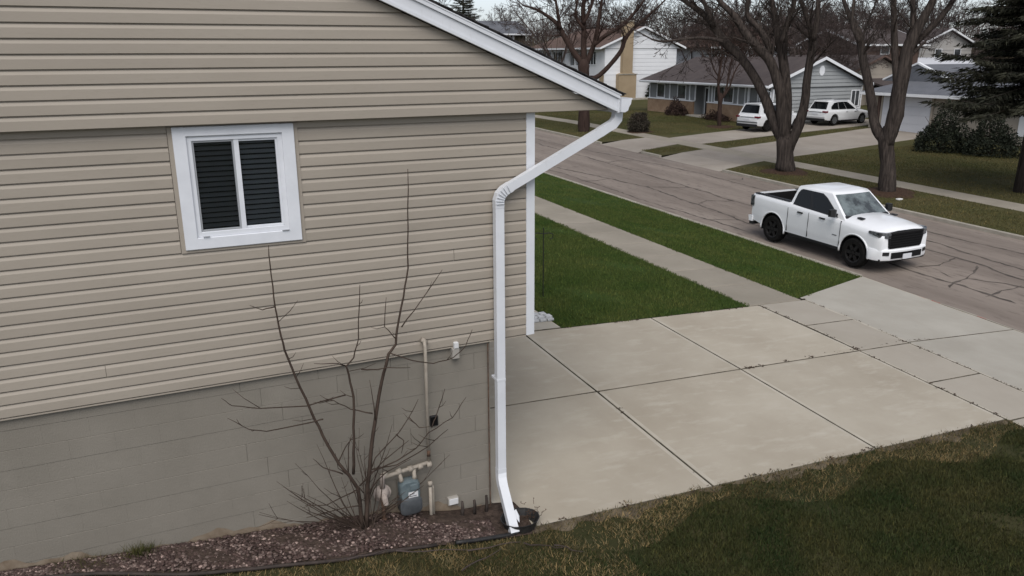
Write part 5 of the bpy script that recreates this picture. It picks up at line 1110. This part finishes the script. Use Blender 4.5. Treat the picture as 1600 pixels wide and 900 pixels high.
# bumper wraps round the corner
def bump(z0,z1,off,pts=((-1.0,-.42),(-.985,-.22),(-.88,-.05),(-.6,.03),(0,.06),(.6,.03),(.88,-.05),(.985,-.22),(1.0,-.42))):
    return [[(nx+x+off,y*1.0,z0),(nx+x+off+.02,y*1.005,z0+.05),(nx+x+off+.02,y*1.005,z1-.04),(nx+x+off-.01,y*.995,z1),(nx+x+off-.12,y*.9,z1),(nx+x+off-.12,y*.9,z0)] for y,x in pts]
b=MB(); b.loft(bump(.40,.72,.05)); bmp=b.build('front_bumper','paint',truck,world=False); autosmooth(bmp,30)
b=MB(); b.loft([[(nx+.085-.08*abs(y)**2,y,.455),(nx+.145-.08*abs(y)**2,y,.455),(nx+.145-.08*abs(y)**2,y,.63),(nx+.085-.08*abs(y)**2,y,.63)] for y in (-.6,-.52,-.3,0,.3,.52,.6)]); b.build('lower_grille','matte',bmp,world=False)
b=MB(); b.loft([[(nx-.12,y*.97,.34),(nx+.03-.05*abs(y),y*.97,.34),(nx+.05-.05*abs(y),y,.44),(nx-.12,y,.44)] for y in (-.92,-.5,0,.5,.92)]); b.build('air_dam','trim',bmp,world=False)
for s in (-1,1):
    b=MB(); b.loft([[(nx+.05-.02*k,s*(.68+.06*k),.55),(nx+.105-.023*k,s*(.68+.06*k),.55),(nx+.105-.023*k,s*(.68+.06*k),.65),(nx+.05-.02*k,s*(.68+.06*k),.65)] for k in range(4)]); b.build('fog_lamp','trim',bmp,world=False)
b=MB(); b.cbox(nx+.135,nx+.16,-.17,.17,.42,.57,.004); b.build('number_plate','plate',bmp,world=False)
# tail, handles, mirrors, badges
for s in (-1,1):
    b=MB(); b.cbox(-2.985*K,-2.83*K,min(s*.90,s*1.0),max(s*.90,s*1.0),1.03,1.39,.015); b.build('tail_light','lamp',truck,world=False)
    for x in (.48,-.52): b=MB(); b.cbox(x*K-.10,x*K+.12,min(s*.985,s*1.035),max(s*.985,s*1.035),1.185,1.23,.012); b.build('door_handle','trim',truck,world=False)
    b=MB(); b.tube([(1.05*K,s*.95,1.42),(1.02*K,s*1.08,1.43)],.03,6); b.loft([rounded_ for rounded_ in [[(1.06*K+dx,s*(1.05+.0),1.47+dz) for dx,dz in ((-.06,-.10),(.05,-.09),(.04,.11),(-.06,.12))],[(1.08*K+dx,s*(1.14),1.47+dz) for dx,dz in ((-.08,-.12),(.06,-.11),(.05,.12),(-.08,.13))],[(1.06*K+dx,s*(1.27),1.47+dz) for dx,dz in ((-.06,-.10),(.04,-.09),(.03,.10),(-.06,.11))]]]); m_=b.build('mirror','trim',truck,world=False)
    for x,lab_ in ((-1.09*K,0),(-.12*K,1),(1.28*K,2)):       # shut lines
        b=MB(); b.box(x-.005,x+.005,min(s*.96,s*1.006),max(s*.96,s*1.006),.52,1.27); b.build('door_gap','matte',truck,world=False)
    for k in range(4): b=MB(); b.cbox(.98*K+.045*k,.98*K+.03+.045*k,min(s*.99,s*1.008),max(s*.99,s*1.008),.80,.825,.003); b.build('door_badge','trim',truck,world=False)
    b=MB(); b.box(-1.0*K,1.25*K,min(s*.86,s*.985),max(s*.86,s*.985),.40,.475); b.build('rocker_panel','trim',truck,world=False)
    b=MB(); b.cbox(1.62*K,1.62*K+.20,min(s*.60,s*.72),max(s*.60,s*.72),1.385,1.425,.01); b.build('hood_vent','trim',truck,world=False)
b=MB(); b.loft([[(-3.02*K,y,.50),(-2.86*K,y,.50),(-2.86*K,y,.68),(-3.06*K,y,.68)] for y in (-.99,-.6,0,.6,.99)]); b.build('rear_bumper','paint',truck,world=False)
b=MB(); b.box(-3.0*K,-2.80*K,-.98,.98,.40,.49); b.build('bumper_step','trim',truck,world=False)
b=MB(); b.box(-2.6*K,2.6*K,-.55,.55,.30,.56); b.build('chassis','matte',truck,world=False)
for s in (-1,1):
    wheel(truck,WX0,s*.845,WR,.29,s); wheel(truck,WX1,s*.845,WR,.29,s)
# --- two sport utility vehicles
def suv(label,loc,rz,Lh,hw,zs,roofz,rim,jeep):
    t=thing('parked_suv',label,'car',loc,rz); a=Lh
    st=[(-a,.84*hw,.50,.98,.99),(-a+.05,.93*hw,.40,1.02,1.03),(-a+.35,hw,.34,zs,zs+.02),(0,hw,.32,zs,zs+.02),(a*.36,hw,.32,zs-.02,zs+.03),(a*.62,.985*hw,.34,zs-.07,zs+.01),(a*.86,.95*hw,.36,zs-.16,zs-.09),(a*.97,.88*hw,.40,zs-.26,zs-.22),(a,.78*hw,.46,zs-.36,zs-.34)]
    b=MB(); b.loft(body_rings(st)); body=b.build('body','paint2',t,world=False); wr=.37; wx0,wx1=-a*.60,a*.60
    boolean(body,[cyl(wx0,-1.3,1.3,wr+.01,.43,24).build('tmp','paint'),cyl(wx1,-1.3,1.3,wr+.01,.43,24).build('tmp','paint')]); autosmooth(body,32)
    for wx in (wx0,wx1): b=MB(); b.box(wx-.46,wx+.46,-hw*.62,hw*.62,.30,.82); b.build('wheel_well','matte',t,world=False)
    c=Cab(-a+.22,a*.40,hw*.95,zs-.02,-a+.62 if not jeep else -a+.52,a*.10,hw*.74,roofz); b=MB(); b.loft(c.rings(.03)); autosmooth(b.build('cab','paint2',t,world=False),42)
    for sy in (1,-1):
        f=lambda u,v,o,sy=sy:c.side(sy,u,v,o)
        c.glass(t,'side_window','carglass',f,[(.10,.42),(.12,.16),(.36,.12),(.36,.86),(.20,.80)])
        c.glass(t,'side_window','carglass',f,[(.38,.12),(.62,.12),(.62,.88),(.38,.87)])
        c.glass(t,'side_window','carglass',f,[(.64,.12),(.93,.10),(.86,.62),(.80,.86),(.64,.88)])
        b=MB(); b.tube([c.side(sy,.12,1.02,.05)+Vector((.05,0,.06)),c.side(sy,.5,1.02,.05)+Vector((0,0,.07)),c.side(sy,.9,1.02,.05)+Vector((-.05,0,.05))],.022,5); b.build('roof_rail','trim' if jeep else 'rimgrey',t,world=False)
        b=MB(); b.cbox(a*.30,a*.30+.12,min(sy*hw*.98,sy*(hw+.17)),max(sy*hw*.98,sy*(hw+.17)),zs,zs+.15,.03); b.build('mirror','paint2',t,world=False)
        b=MB(); b.cbox(-a-.015,-a+.26,min(sy*hw*.66,sy*hw*.985),max(sy*hw*.66,sy*hw*.985),.90,1.03,.02); b.build('tail_light','redlamp',t,world=False)
        for x in (-.35,.55): b=MB(); b.cbox(x,x+.2,min(sy*hw*.98,sy*hw*1.02),max(sy*hw*.98,sy*hw*1.02),zs-.16,zs-.125,.01); b.build('door_handle','rimgrey',t,world=False)
        b=MB(); b.box(-a*.45,a*.45,min(sy*hw*.9,sy*hw*1.004),max(sy*hw*.9,sy*hw*1.004),.27,.36); b.build('rocker_panel','trim',t,world=False)
        b=MB(); b.cbox(a*.90,a*.985,min(sy*hw*.5,sy*hw*.86),max(sy*hw*.5,sy*hw*.86),.74,.86,.02); b.build('headlight','lamp',t,world=False)
        for x in (wx0,wx1): wheel(t,x,sy*(hw-.115),wr,.23,sy,rim)
    pane_grid(c,t,'rear_window','carglass',.07,.93,.14,.88,True); pane_grid(c,t,'windscreen','carglass',.06,.94,.08,.92)
    b=MB(); b.cbox(-a-.02,-a+.05,-hw*.9,hw*.9,.30,.50,.02); b.build('rear_bumper','trim',t,world=False)
    b=MB(); b.cbox(-a-.03,-a-.0,-hw*.92,hw*.92,.58,.66,.01); b.build('bumper_lip','rimgrey' if jeep else 'paint2',t,world=False)
    b=MB(); b.cbox(-a-.025,-a+.02,-.26,.26,.76,.88,.004); b.build('number_plate','plate',t,world=False)
    b=MB(); b.cbox(-a-.018,-a+.1,-hw*.6,hw*.6,.92,.96,.006); b.build('tailgate_strip','rimgrey',t,world=False)
    b=MB(); b.prism([(-a+.50,-hw*.6,roofz+.005),(-a+.50,hw*.6,roofz+.005),(-a+.36,hw*.56,roofz-.01),(-a+.36,-hw*.56,roofz-.01)],(0,0,.035)); b.build('spoiler','paint2',t,world=False)
    return t
suv('white suv with dark wheels, its tail toward the street, half behind the big trunk',(36.15,35.75,g(36.2,35.7)+.02),R(7),2.45,1.0,1.13,1.80,'rimdark',True)
suv('white wagon like suv with roof rails parked beside the gable end of the ranch house',(42.75,36.05,g(42.75,36.0)+.01),R(4),2.45,.95,1.06,1.70,'rimgrey',False)
